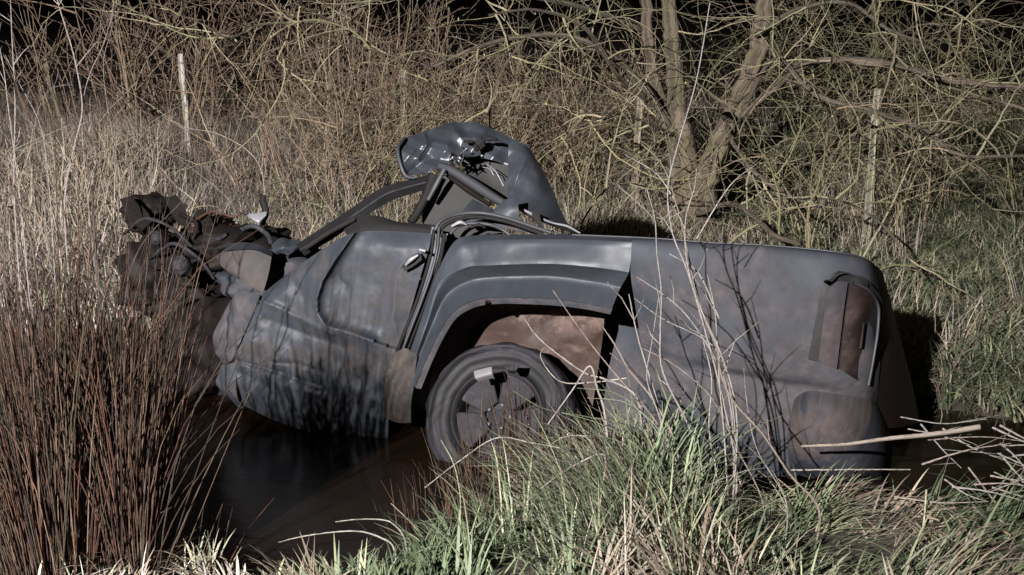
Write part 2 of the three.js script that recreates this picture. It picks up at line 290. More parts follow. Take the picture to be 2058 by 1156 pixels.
// tail lamp let into the corner
const lampGlassSide = new THREE.MeshPhysicalMaterial({ map: paintMuddy.map, color: new THREE.Color().setRGB(0.85, 0.74, 0.72), roughness: 0.75, specularIntensity: 0.3 });
const lampGlassRear = new THREE.MeshPhysicalMaterial({ map: mudMat.map, color: new THREE.Color().setRGB(0.3, 0.29, 0.31), roughness: 0.6, specularIntensity: 0.4 });
const lampHousing = sheet('tail_light', [
  [[1668, 560, .03], [1686, 550, .026], [1710, 553, .004], [1738, 560, -.02], [1760, 580, -.08]],
  [[1652, 572, .036], [1680, 553, .03], [1710, 558, .005], [1742, 568, -.02], [1772, 604, -.1]],
  [[1640, 640, .042], [1672, 638, .036], [1704, 640, .012], [1738, 645, -.02], [1771, 662, -.11]],
  [[1624, 722, .04], [1660, 730, .034], [1694, 745, .01], [1724, 765, -.02], [1752, 782, -.1]]], blackDirty, car, { dents: 0.001, thick: 0.03 });
sheet('side_lens', [
  [[1666, 580, .05], [1684, 566, .046], [1704, 568, .032]],
  [[1656, 640, .056], [1678, 640, .054], [1694, 640, .04]],
  [[1645, 725, .052], [1664, 734, .05], [1682, 742, .036]]], lampGlassSide, lampHousing, { dents: 0.002, thick: 0.006 });
sheet('rear_lens', [
  [[1709, 570, .03], [1735, 578, .008], [1757, 602, -.05]],
  [[1699, 640, .036], [1728, 645, .01], [1752, 655, -.06]],
  [[1688, 742, .034], [1712, 757, .006], [1737, 772, -.05]]], lampGlassRear, lampHousing, { dents: 0.002, thick: 0.006 });
strip('lens_rib', [[1736, 650, .012], [1730, 700, .012]], .006, lampGlassRear, lampHousing, 6);
strip('lamp_edge_trim', [[1716, 569, .03], [1746, 584, -.005], [1765, 612, -.06], [1765, 660, -.07], [1756, 720, -.065], [1746, 775, -.05]], .0065, trimMat, lampHousing, 30);
// rear bumper corner
sheet('rear_bumper', [
  [[1598, 800, -.02], [1625, 786, .03], [1670, 790, .04], [1715, 796, .0], [1752, 805, -.1], [1770, 812, -.25]],
  [[1590, 830, .03], [1622, 822, .085], [1672, 822, .09], [1722, 830, .03], [1764, 842, -.1], [1784, 850, -.3]],
  [[1582, 880, .04], [1618, 878, .1], [1672, 880, .1], [1726, 884, .04], [1770, 892, -.1], [1794, 898, -.32]],
  [[1585, 925, .02], [1620, 930, .07], [1674, 936, .07], [1726, 938, .02], [1768, 938, -.12], [1790, 938, -.32]],
  [[1592, 950, -.04], [1624, 960, 0], [1676, 966, 0], [1726, 966, -.05], [1764, 964, -.16], [1784, 962, -.34]]], paintSet([0.025, 0.027, 0.034], 0.5, 0, [.045, .036, .033], [.07, .055, .05]), car, { dents: 0.008, relief: (x, y) => ridge(x, y, [[1640, 830], [1655, 870], [1700, 930]], -.02, 9) + ridge(x, y, [[1650, 840], [1660, 940]], -.015, 8) });
// tailgate, its shade put into a near-black maroon paint
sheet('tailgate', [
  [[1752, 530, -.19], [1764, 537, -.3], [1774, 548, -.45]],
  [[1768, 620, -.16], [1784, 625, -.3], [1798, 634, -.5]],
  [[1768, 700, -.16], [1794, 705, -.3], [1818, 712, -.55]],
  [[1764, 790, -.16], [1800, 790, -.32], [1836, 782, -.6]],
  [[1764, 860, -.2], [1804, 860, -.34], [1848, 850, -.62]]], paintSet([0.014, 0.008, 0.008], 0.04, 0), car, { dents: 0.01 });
// wheel housing and inner wing
sheet('wheel_housing', [
  [[880, 600, -.2], [960, 585, -.22], [1060, 585, -.24], [1140, 590, -.24], [1200, 600, -.24]],
  [[880, 640, -.3], [950, 622, -.3], [1060, 622, -.3], [1140, 626, -.3], [1214, 640, -.3]],
  [[870, 740, -.34], [950, 720, -.34], [1060, 720, -.34], [1140, 720, -.34], [1205, 720, -.34]],
  [[850, 880, -.36], [950, 880, -.36], [1060, 880, -.36], [1120, 880, -.36], [1180, 880, -.36]],
  [[870, 930, -.36], [950, 930, -.36], [1060, 930, -.36], [1110, 930, -.36], [1160, 930, -.36]]], mudMat, car, { dents: .012, relief: (x, y) => ridge(x, y, [[1110, 638], [1135, 640]], -.07, 8) + ridge(x, y, [[1130, 660], [1140, 680]], .02, 12) + .05 * (fbm(x / 30, y / 22 + 3, 4) - .5) });
sheet('torn_inner_arch', [
  [[1150, 545, -.34], [1240, 530, -.4], [1300, 530, -.3], [1380, 560, -.2]],
  [[1150, 620, -.44], [1250, 620, -.5], [1320, 620, -.4], [1400, 640, -.2]],
  [[1130, 740, -.46], [1270, 740, -.5], [1340, 740, -.4], [1410, 760, -.2]],
  [[1100, 960, -.46], [1280, 960, -.5], [1350, 960, -.4], [1420, 960, -.2]]], paintMuddy, car, { dents: .02 });
// wheel, its top leaning in
{
  const axis = N3.clone().multiplyScalar(0.93).add(V(0.03, 0.36, 0)).normalize(), turn = new THREE.Quaternion().setFromUnitVectors(V(0, 1, 0), axis);
  const w = new THREE.Group(); w.name = 'wheel'; w.position.copy(side(1008, 842, -.09)).sub(CAR_BASE); w.quaternion.copy(turn); w.scale.setScalar(.95); car.add(w);
  const L = (name, pts, mat, seg = 56) => { const m = new THREE.Mesh(new THREE.LatheGeometry(pts.map(p => new THREE.Vector2(p[0], p[1])), seg), mat); m.name = name; w.add(m); return m; };
  const tyre = L('tyre', [[.205, -.09], [.26, -.11], [.325, -.1], [.343, -.07], [.346, 0], [.343, .05], [.336, .07], [.328, .085], [.318, .09], [.314, .086], [.3, .097], [.285, .098], [.281, .093], [.262, .093], [.258, .097], [.235, .098], [.215, .088], [.203, .07]], rubber);
  const p = tyre.geometry.attributes.position;
  for (let k = 0; k < p.count; k++) { const x = p.getX(k), y = p.getY(k), z = p.getZ(k), r = Math.hypot(x, z), q = Math.atan2(z, x), d = 0.012 * (fbm(Math.cos(q) * 3 + 9, Math.sin(q) * 3 + y * 20 + 4, 3) - .5) + (r > .335 ? (Math.floor(q * 22) % 2 ? -.006 : 0) : 0); p.setXYZ(k, x * (1 + d / r), y + d, z * (1 + d / r)); }
  tyre.geometry.computeVertexNormals();
  L('rim', [[.2, -.08], [.204, .06], [.212, .088], [.202, .09], [.192, .07], [.18, .035], [.176, -.05], [.17, -.08]], wheelMud);
  L('brake_disc', [[0, -.03], [.14, -.03], [.14, -.045], [0, -.045]], wheelMud); L('rim_shade_disc', [[0, -.05], [.19, -.04], [.19, -.055], [0, -.065]], darkMat);  // last disc is a dark backing added for shade inside the rim
  for (let k = 0; k < 5; k++) {
    const q = k * 1.2566 + .5, sh = new THREE.Shape([[-.036, .06], [.036, .06], [.09, .185], [.04, .194], [-.04, .194], [-.09, .185]].map(a => new THREE.Vector2(...a)));
    const s = new THREE.Mesh(new THREE.ExtrudeGeometry(sh, { depth: .018, bevelSize: .006, bevelThickness: .006, bevelSegments: 2 }).rotateX(-Math.PI / 2).rotateY(q).translate(0, .035, 0), wheelMud); s.name = 'spoke'; w.add(s);
  }
  L('hub', [[0, .05], [.03, .05], [.034, .044], [.036, .03], [.075, .034], [.08, .028], [.08, -.03], [0, -.03]], wheelMud);
  for (let k = 0; k < 5; k++) { const q = k * 1.2566 + .2, n = new THREE.Mesh(new THREE.CylinderGeometry(.0085, .011, .024, 6).translate(Math.cos(q) * .056, .045, Math.sin(q) * .056), trimMat); n.name = 'wheel_nut'; w.add(n); }
  shade(w);
  sheet('torn_bracket', [[[952, 746, .07], [985, 738, .07], [990, 741, .06]], [[955, 760, .085], [986, 752, .085], [992, 754, .07]], [[962, 768, .06], [988, 761, .06], [994, 763, .05]]], wheelTag, car, { dents: .002 });
  sheet('torn_flap', [[[1010, 732, .05], [1042, 732, .06]], [[1016, 742, .07], [1038, 744, .075]], [[1024, 750, .05], [1036, 752, .05]]], rubber, car, { dents: .004 });
}
// door panel, dented in behind a sharp curved ridge
const DOOR_RIDGE = [[712, 468], [672, 525], [648, 565], [637, 600], [638, 628], [655, 654], [700, 667], [748, 684]];
const dent = (x, y) => { const [d, s] = toLine(x, y, DOOR_RIDGE); const inside = s < 0 ? 1 : 0; return inside ? .045 * Math.exp(-d / 7) - .03 * (1 - Math.exp(-d / 30)) : .045 * Math.exp(-d / 26); };
const door = sheet('door', [
  [[528, 590, -.03], [585, 545, -.03], [645, 503, -.03], [690, 476, -.03], [725, 466, -.03], [765, 464, -.03], [815, 466, -.04], [868, 470, -.04]],
  [[524, 604, .0], [580, 568, .0], [640, 535, .0], [680, 512, .0], [715, 500, 0], [760, 498, .01], [812, 500, .01], [861, 503, -.01]],
  [[512, 628, .015], [570, 608, .01], [625, 585, 0], [670, 570, 0], [712, 560, 0], [758, 558, .0], [806, 560, .005], [842, 565, -.01]],
  [[498, 660, .02], [560, 655, .01], [615, 640, 0], [662, 630, -.005], [708, 625, -.005], [752, 625, -.005], [790, 630, 0], [822, 635, -.02]],
  [[484, 692, .02], [545, 698, .01], [605, 695, 0], [655, 690, -.015], [702, 690, -.02], [745, 692, -.02], [775, 698, -.02], [802, 702, -.03]],
  [[472, 720, .015], [535, 735, .005], [598, 745, -.005], [650, 750, -.03], [696, 755, -.04], [735, 758, -.045], [765, 764, -.045], [782, 768, -.05]],
  [[478, 770, .0], [535, 790, -.01], [598, 805, -.02], [650, 815, -.05], [696, 822, -.06], [735, 826, -.065], [765, 830, -.07], [780, 832, -.07]],
  [[490, 815, -.05], [540, 840, -.06], [600, 862, -.06], [650, 875, -.08], [696, 885, -.1], [735, 890, -.1], [765, 895, -.1], [780, 900, -.1]]],
  paintDirty, car, {
    su: 18, sv: 18, dents: .004, relief: (x, y) => dent(x, y) + crumple(x, y, .009 * smooth(640, 560, x) + .01 * smooth(660, 740, y), 64) + ridge(x, y, [[528, 606], [575, 626], [620, 650], [668, 672]], .02, 11) + ridge(x, y, [[530, 640], [620, 672], [700, 700]], -.016, 14)
      + ridge(x, y, [[472, 724], [560, 748], [655, 782]], -.016, 5) + ridge(x, y, [[545, 728], [600, 732], [650, 748]], -.012, 5) + ridge(x, y, [[585, 560], [605, 590], [612, 600]], -.012, 12) + ridge(x, y, [[675, 555], [695, 575]], -.012, 10)
      + ridge(x, y, [[795, 545], [810, 530], [850, 505]], .008, 8) + ridge(x, y, [[795, 560], [790, 640], [800, 690]], .012, 10)
  });
strip('door_handle', [[815, 533, .028], [826, 522, .036], [840, 513, .03]], [.006, .011, .006], brightMat, door, 10);
sheet('handle_cup', [[[808, 535, .005], [824, 517, .005], [842, 508, .005]], [[810, 540, .014], [828, 528, .014], [846, 515, .014]], [[812, 546, .012], [830, 536, .012], [848, 522, .012]]], blackDirty, door, { dents: .001 });
strip('latch_cover', [[843, 502, .03], [855, 505, .03]], .007, brightMat, door, 4);
sheet('underbody', [[[560, 820, -.35], [650, 860, -.3], [900, 880, -.4], [1300, 880, -.45]], [[560, 900, -.35], [650, 960, -.35], [900, 990, -.42], [1300, 1000, -.5]]], mudMat, car, { dents: .02 });
// crushed piece ahead of the door, and the torn flap above it
sheet('front_panel', [
  [[462, 606, -.08], [480, 580, -.05], [502, 588, -.04], [522, 592, -.02]],
  [[444, 640, -.08], [468, 630, -.03], [492, 625, -.02], [511, 622, -.01]],
  [[427, 678, -.08], [456, 672, -.02], [478, 668, -.01], [494, 662, .0]],
  [[432, 708, -.08], [452, 704, -.03], [466, 705, .0], [478, 698, .005]],
  [[450, 732, -.06], [457, 728, -.02], [463, 726, .0], [468, 720, .005]]], paintMuddy, car, { su: 12, sv: 12, dents: .008, relief: (x, y) => crumple(x, y, .022, 40) + ridge(x, y, [[465, 600], [455, 690]], -.02, 8) });
sheet('sill_piece', [
  [[446, 733, -.05], [456, 733, -.02], [466, 730, .0], [474, 728, .0]],
  [[441, 746, -.05], [452, 750, -.02], [464, 754, 0], [474, 756, 0]],
  [[434, 772, -.08], [448, 782, -.04], [462, 790, -.01], [476, 796, -.01]],
  [[455, 795, -.12], [466, 806, -.1], [476, 816, -.08], [488, 822, -.08]]], paintMuddy, car, { dents: .012 });
sheet('torn_wing_flap', [
  [[452, 502, -.2], [480, 500, -.19], [510, 500, -.17], [545, 514, -.15]],
  [[436, 516, -.2], [470, 522, -.16], [506, 528, -.15], [542, 534, -.14]],
  [[446, 536, -.18], [474, 546, -.14], [505, 555, -.13], [536, 562, -.13]],
  [[470, 556, -.16], [488, 566, -.13], [508, 578, -.12], [528, 588, -.11]]], paintSet([0.05, 0.047, 0.047], 0.5, 0.1), car, { dents: .01, su: 8 });
sheet('folded_edge', [
  [[456, 490, -.26], [490, 487, -.26], [522, 492, -.24], [548, 508, -.22]],
  [[450, 504, -.185], [482, 501, -.175], [512, 501, -.155], [547, 515, -.135]]], paintClean, car, { dents: .01 });
sheet('torn_blue_scrap', [
  [[545, 492, -.24], [565, 478, -.26], [585, 482, -.28], [602, 480, -.3]],
  [[548, 505, -.2], [567, 496, -.19], [586, 496, -.22], [606, 492, -.26]],
  [[556, 512, -.22], [570, 506, -.2], [588, 506, -.22], [600, 502, -.26]]], paintClean, car, { dents: .014, su: 8 });
// dark crushed engine bay: lumps of torn metal, hoses and lining
const scrap = (name, cx, cy, w, sx, sy, sd, mat, sd2) => {
  const g0 = new THREE.IcosahedronGeometry(1, 9); g0.deleteAttribute('normal'); const g = mergeVertices(g0, 1e-4), p = g.attributes.position, c = side(cx, cy, w);
  for (let k = 0; k < p.count; k++) {
    const v = V(p.getX(k), p.getY(k), p.getZ(k)), n = 1 + 0.9 * (fbm(v.x * 2.6 + sd2, v.y * 2.6 + v.z * 2 + sd2 * 3, 4) - .5) + .5 * (Math.abs(fbm(v.x * 5 - v.z * 4 + sd2, v.y * 5 + sd2, 3) - .5));
    const q = c.clone().addScaledVector(R3, v.x * sx * n).addScaledVector(U3, v.y * sy * n).addScaledVector(N3, v.z * sd * n); p.setXYZ(k, q.x - CAR_BASE.x, q.y - CAR_BASE.y, q.z - CAR_BASE.z);
  }
  g.computeVertexNormals(); const m = new THREE.Mesh(g, mat); m.name = name; car.add(m); return shade(m);
};
const oily = paintSet([0.012, 0.01, 0.009], 0.14, 0, [.024, .016, .013], [.04, .027, .022], .2, .6), rusty = paintSet([0.05, 0.024, 0.018], 0.3, 0);
scrap('engine_block', 350, 560, -.55, .26, .2, .3, oily, 1.3);
scrap('engine_block', 470, 500, -.6, .24, .13, .3, oily, 4.1);
scrap('crushed_bulkhead', 600, 570, -.6, .3, .16, .3, paintMuddy, 2.2);
scrap('torn_lining', 430, 455, -.62, .1, .05, .14, rusty, 6.6);
scrap('burst_air_box', 300, 430, -.62, .12, .1, .14, oily, 9.2);
scrap('underfloor', 460, 720, -.55, .28, .24, .3, oily, 12.1);
scrap('floor_pan', 760, 760, -.7, .5, .3, .35, paintMuddy, 7.7);
sheet('torn_bracket', [[[488, 425, -.5], [510, 430, -.46], [536, 424, -.5]], [[500, 436, -.44], [518, 444, -.42], [534, 434, -.46]], [[512, 446, -.46], [522, 456, -.45], [526, 450, -.48]]], brightMat, car, { dents: .012, su: 8 });
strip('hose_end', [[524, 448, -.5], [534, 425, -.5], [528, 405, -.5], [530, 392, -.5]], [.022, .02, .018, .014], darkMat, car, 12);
strip('hose', [[470, 470, -.5], [510, 455, -.42], [535, 470, -.4], [545, 490, -.3]], .013, trimMat, car, 14);
strip('hose', [[360, 430, -.45], [395, 450, -.42], [380, 490, -.4], [350, 500, -.42]], .012, oily, car, 14);
for (const [a, b, c] of [[240, 400, 300], [262, 420, 320], [330, 398, 360], [385, 425, 350]]) sheet('torn_scrap', [[[a, b, -.5], [a + 22, b - 6, -.44]], [[a + 14, b + 30, -.46], [a + 40, b + 18, -.42]], [[a + 30, b + 55, -.48], [a + 50, b + 60, -.46]]], oily, car, { dents: .03 });
for (const [a, r, m] of [[[[250, 470, -.36], [290, 440, -.3], [340, 455, -.3], [390, 500, -.34]], .008, rubber], [[[300, 520, -.3], [350, 490, -.24], [400, 520, -.26], [430, 560, -.3]], .009, rubber], [[[395, 440, -.42], [430, 425, -.4], [470, 435, -.42], [500, 420, -.44]], .006, rusty], [[[280, 560, -.3], [330, 540, -.22], [380, 575, -.24]], .005, oily], [[[340, 470, -.34], [352, 520, -.24], [345, 580, -.22]], .005, oily], [[[410, 470, -.4], [440, 480, -.34], [456, 470, -.34]], .009, rubber]]) strip('hose', a, r, m, car, 20, 8, false);
for (const [x, y, r] of [[365, 535, .05], [318, 480, .035]]) { const c = side(x, y, -.22), m = new THREE.Mesh(new THREE.LatheGeometry([[0, 0], [r * .3, 0], [r * .3, .01], [r * .85, .012], [r, .02], [r * .93, .006], [r, -.008], [r * .8, -.02], [0, -.02]].map(p => new THREE.Vector2(...p)), 24), rubber); m.name = 'pulley'; m.position.copy(c).sub(CAR_BASE); m.quaternion.setFromUnitVectors(V(0, 1, 0), N3.clone().add(V(-.3, .3, .1)).normalize()); car.add(shade(m)); }
for (let k = 0; k < 7; k++) strip('radiator_fin', [[398 + k * 7, 418 + k * 2, -.5], [392 + k * 7, 448 + k * 2, -.46], [396 + k * 7, 474 + k, -.46]], .004, rusty, car, 8, 5);
strip('edge_highlight_strip', [[1150, 472, -.055], [1270, 477, -.05], [1340, 481, -.057], [1430, 488, -.057], [1520, 492, -.057], [1610, 499, -.057], [1690, 508, -.057], [1736, 518, -.09]], .004, trimMat, car, 60, 6);  // added strip, its paler colour imitates the lit top edge
// windscreen pillar, sill of the window, post behind it
sheet('windscreen_pillar', [
  [[594, 492, -.24], [650, 456, -.26], [712, 414, -.3], [760, 381, -.33], [800, 367, -.35], [868, 350, -.36]],
  [[602, 502, -.19], [660, 466, -.21], [722, 424, -.25], [768, 394, -.29], [803, 380, -.31], [866, 364, -.32]],
  [[612, 514, -.22], [672, 478, -.24], [736, 434, -.28], [776, 409, -.32], [806, 396, -.34], [864, 380, -.35]]], blackDirty, car, { straight: true, dents: .012, thick: .012 });
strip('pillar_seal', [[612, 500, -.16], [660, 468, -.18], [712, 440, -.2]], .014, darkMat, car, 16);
sheet('window_sill', [
  [[690, 462, -.2], [724, 436, -.24], [760, 434, -.24], [800, 446, -.22], [840, 449, -.2], [876, 452, -.16]],
  [[696, 470, -.12], [730, 456, -.14], [765, 452, -.14], [804, 454, -.14], [842, 458, -.13], [874, 464, -.1]],
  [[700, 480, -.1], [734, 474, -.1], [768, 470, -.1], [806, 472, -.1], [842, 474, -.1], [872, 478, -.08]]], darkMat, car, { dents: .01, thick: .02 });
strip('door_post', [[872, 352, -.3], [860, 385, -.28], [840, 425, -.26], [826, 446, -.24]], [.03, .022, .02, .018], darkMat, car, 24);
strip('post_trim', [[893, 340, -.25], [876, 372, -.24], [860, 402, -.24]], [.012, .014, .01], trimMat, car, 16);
sheet('shaded_seat_back', [[[872, 360, -.36], [915, 345, -.4], [960, 380, -.42], [985, 420, -.4]], [[850, 420, -.34], [905, 410, -.36], [960, 420, -.38], [1000, 440, -.34]], [[850, 470, -.34], [905, 470, -.36], [960, 470, -.36], [1010, 475, -.34]], [[845, 560, -.4], [905, 560, -.4], [960, 560, -.4], [1010, 560, -.4]]], shadedCloth, car, { dents: .02 });  // dark sheet added behind the pillars for the shade in the cab
// roof peeled up into a dome, and the sheet folded down behind it
sheet('roof', [
  [[812, 277, -.42], [840, 268, -.5], [872, 258, -.55], [905, 247, -.6], [958, 247, -.62], [1000, 264, -.62], [1040, 284, -.6], [1064, 290, -.58]],
  [[800, 300, -.36], [835, 296, -.42], [868, 286, -.46], [905, 275, -.5], [950, 274, -.52], [990, 284, -.54], [1028, 298, -.56], [1050, 310, -.56]],
  [[806, 326, -.34], [835, 322, -.37], [866, 312, -.41], [898, 302, -.44], [926, 298, -.46], [966, 296, -.49], [1004, 304, -.52], [1032, 316, -.54]],
  [[816, 350, -.33], [838, 350, -.34], [862, 346, -.36], [886, 336, -.39], [914, 322, -.41], [954, 316, -.45], [996, 324, -.5], [1026, 340, -.54]]], roofPaint, car, { su: 14, sv: 16, dents: .008, relief: (x, y) => crumple(x, y, .026, 48) + ridge(x, y, [[830, 300], [870, 285], [900, 292]], .02, 10) + ridge(x, y, [[822, 345], [850, 325], [880, 318]], -.02, 9) + ridge(x, y, [[850, 262], [858, 290], [840, 318]], .02, 7) + ridge(x, y, [[905, 250], [925, 275], [990, 280]], .016, 8) + ridge(x, y, [[935, 262], [980, 270], [1030, 292]], -.014, 8) });
strip('roof_edge', [[812, 278, -.41], [799, 300, -.34], [804, 328, -.32], [816, 354, -.32], [834, 358, -.33]], [.008, .011, .009, .011, .007], trimMat, car, 24);
sheet('folded_roof_sheet', [
  [[1022, 290, -.5], [1040, 288, -.52], [1054, 292, -.54], [1066, 300, -.58]],
  [[1021, 330, -.46], [1045, 325, -.46], [1068, 325, -.5], [1086, 334, -.56]],
  [[1020, 375, -.4], [1050, 370, -.4], [1082, 370, -.44], [1110, 380, -.52]],
  [[1024, 402, -.34], [1056, 408, -.33], [1094, 412, -.37], [1128, 424, -.45]],
  [[1056, 430, -.26], [1082, 438, -.24], [1112, 445, -.28], [1142, 450, -.38]],
  [[1108, 452, -.16], [1124, 458, -.16], [1142, 463, -.18], [1164, 469, -.24]]], roofPaint, car, { su: 14, sv: 12, dents: .004, relief: (x, y) => crumple(x, y, .012, 56) + ridge(x, y, [[1058, 318], [1042, 350], [1028, 385]], .014, 9) + ridge(x, y, [[1055, 335], [1085, 352]], .008, 6) });
strip('torn_edge', [[1048, 420, -.24], [1072, 432, -.22], [1110, 448, -.17], [1140, 455, -.15], [1166, 469, -.12]], [.005, .008, .004, .006, .004], brightMat, car, 24);
sheet('shaded_roof_lining', [[[915, 300, -.56], [965, 310, -.58], [1024, 300, -.6]], [[940, 350, -.5], [985, 360, -.56], [1024, 370, -.58]], [[990, 395, -.46], [1010, 400, -.5], [1030, 405, -.5]]], shadedCloth, car, { dents: .02 });  // dark sheet added to fill the shaded hollow under the roof
strip('roof_bar', [[884, 334, -.3], [905, 342, -.28], [950, 370, -.25], [990, 396, -.22], [1018, 412, -.2]], [.02, .022, .024, .022, .018], trimMat, car, 24, 6);
strip('roof_bar_flange', [[900, 352, -.3], [940, 382, -.27], [985, 412, -.24]], [.012, .014, .01], oily, car, 18);
sheet('bent_plate', [[[1012, 402, -.18], [1028, 398, -.18], [1040, 396, -.2]], [[995, 420, -.16], [1020, 418, -.15], [1042, 418, -.16]], [[990, 430, -.15], [1018, 436, -.14], [1044, 446, -.16]]], paintClean, car, { dents: .006 });
sheet('inner_quarter_panel', [[[950, 400, -.34], [985, 418, -.3], [1030, 435, -.26]], [[930, 425, -.24], [975, 435, -.2], [1050, 450, -.18]], [[930, 450, -.2], [985, 455, -.18], [1080, 470, -.14]]], paintDirty, car, { dents: .008 });
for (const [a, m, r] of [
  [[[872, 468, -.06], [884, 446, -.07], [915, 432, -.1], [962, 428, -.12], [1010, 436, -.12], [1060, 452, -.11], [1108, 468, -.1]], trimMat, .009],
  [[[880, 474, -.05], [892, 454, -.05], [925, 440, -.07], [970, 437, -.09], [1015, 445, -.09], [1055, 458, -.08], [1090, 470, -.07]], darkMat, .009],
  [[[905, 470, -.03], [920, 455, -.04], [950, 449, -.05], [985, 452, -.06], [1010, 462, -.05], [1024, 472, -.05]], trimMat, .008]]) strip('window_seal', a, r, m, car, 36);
strip('torn_clip', [[908, 455, -.02], [925, 447, -.02], [938, 452, -.03]], [.006, .01, .004], brightMat, car, 8);
strip('torn_clip', [[945, 458, -.02], [962, 452, -.02], [975, 458, -.03]], [.004, .008, .004], darkMat, car, 8);
sheet('torn_fin', [[[1068, 422, -.17], [1084, 428, -.16]], [[1072, 440, -.14], [1088, 446, -.13]], [[1092, 464, -.1], [1098, 468, -.1]]], darkMat, car, { dents: .004 });
// rags of foam and plastic at the torn edge of the roof
for (let k = 0; k < 26; k++) {
  const x = 888 + rnd() * 50, y = 335 - (x - 888) * .55 + rr(-10, 12), w = -.3 - rnd() * .06;
  strip('torn_foam', [[x, y, w], [x + rr(-9, 9), y + rr(-9, 6), w + rr(0, .04)], [x + rr(-14, 14), y + rr(-4, 14), w + rr(-.02, .03)]], [.003, rr(.003, .007), .002], pick([brightMat, trimMat, darkMat, darkMat]), car, 6, 5);
}
for (const [x, y, w, sx, sy, k] of [[944, 285, -.42, .022, .008, 3.1], [966, 287, -.41, .022, .022, 5.2], [985, 279, -.41, .034, .009, 8.4], [958, 297, -.4, .012, .016, 1.7]]) scrap('torn_plastic', x, y, w, sx, sy, .02, darkMat, k);
for (const a of [[[978, 330, -.44], [996, 345, -.42], [1012, 374, -.42]], [[970, 336, -.44], [985, 340, -.42], [992, 352, -.42]]]) strip('torn_wire', a, .0025, brightMat, car, 12, 5);
// door shut: pillar post, rubber seals, wing edge
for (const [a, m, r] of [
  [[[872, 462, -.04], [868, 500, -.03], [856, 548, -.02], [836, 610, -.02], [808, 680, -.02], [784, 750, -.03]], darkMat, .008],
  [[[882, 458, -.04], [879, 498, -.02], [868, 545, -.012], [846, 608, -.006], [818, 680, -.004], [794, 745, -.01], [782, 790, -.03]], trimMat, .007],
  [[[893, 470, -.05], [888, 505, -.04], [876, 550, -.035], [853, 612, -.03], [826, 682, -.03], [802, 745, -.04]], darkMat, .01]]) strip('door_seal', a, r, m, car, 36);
sheet('door_post_panel', [[[868, 455, -.09], [900, 470, -.1]], [[840, 600, -.07], [880, 600, -.08]], [[790, 740, -.08], [820, 750, -.08]], [[768, 830, -.1], [800, 840, -.1]]], paintDirty, car, { dents: .004 });
sheet('sill_end', [[[785, 720, .0], [812, 700, .012], [838, 715, .01]], [[775, 760, .01], [804, 762, .025], [832, 770, .01]], [[772, 800, -.01], [800, 812, .01], [826, 815, -.01]], [[774, 840, -.06], [800, 850, -.05], [826, 850, -.06]]], paintSet([.025, .022, .02], .5, 0), car, { dents: .016 });
// inside and the far side of the body
sheet('load_floor', [[[1000, 560, -.35], [1250, 560, -.35], [1500, 560, -.35], [1740, 575, -.35]], [[1000, 560, -1.1], [1250, 560, -1.1], [1500, 560, -1.1], [1740, 570, -1.1]]], paintMuddy, car, { dents: .005 });
sheet('far_side_panel', [[[700, 500, -1.15], [1000, 490, -1.15], [1350, 500, -1.15], [1700, 525, -1.15]], [[700, 620, -1.1], [1000, 620, -1.1], [1350, 620, -1.1], [1700, 640, -1.1]], [[700, 740, -1.15], [1000, 740, -1.15], [1350, 740, -1.15], [1700, 740, -1.15]]], paintDirty, car, { dents: .02 });

// ---------------------------------------------------------------- vegetation
const leafMat = new THREE.MeshStandardMaterial({ vertexColors: true, roughness: 0.75, side: THREE.DoubleSide });
const woodMat = new THREE.MeshStandardMaterial({ vertexColors: true, roughness: 0.85, bumpMap: dataTexture(128, (x, y) => fbm(x * 8, y * 16, 4, 8)), bumpScale: 0.006 });
woodMat.bumpMap.repeat.set(4, 4);
const barkMap = dataTexture(256, (x, y) => { const a = fbm(x * 40, y * 8, 4, 8), m = fbm(x * 12 + 2, y * 6 + 3, 4, 6); return mix3(mix3([0.5, 0.5, 0.5], [1, 1, 1], a), [0.72, 0.8, 0.52], .6 * smooth(.5, .7, m)); }, true);
const barkMat = new THREE.MeshStandardMaterial({ vertexColors: true, map: barkMap, roughness: 0.9, bumpMap: rep(dataTexture(256, (x, y) => fbm(x * 40, y * 8, 5, 8)), 1), bumpScale: 0.03 });
const STRAW = [[0.3, 0.26, 0.2], [0.25, 0.205, 0.155], [0.37, 0.335, 0.27], [0.19, 0.145, 0.11], [0.29, 0.265, 0.235]], GREEN = [[0.068, 0.094, 0.045], [0.09, 0.118, 0.06], [0.12, 0.145, 0.085], [0.05, 0.072, 0.033]], PALEGREEN = [[0.2, 0.22, 0.13], [0.16, 0.19, 0.1], [0.25, 0.25, 0.165]];
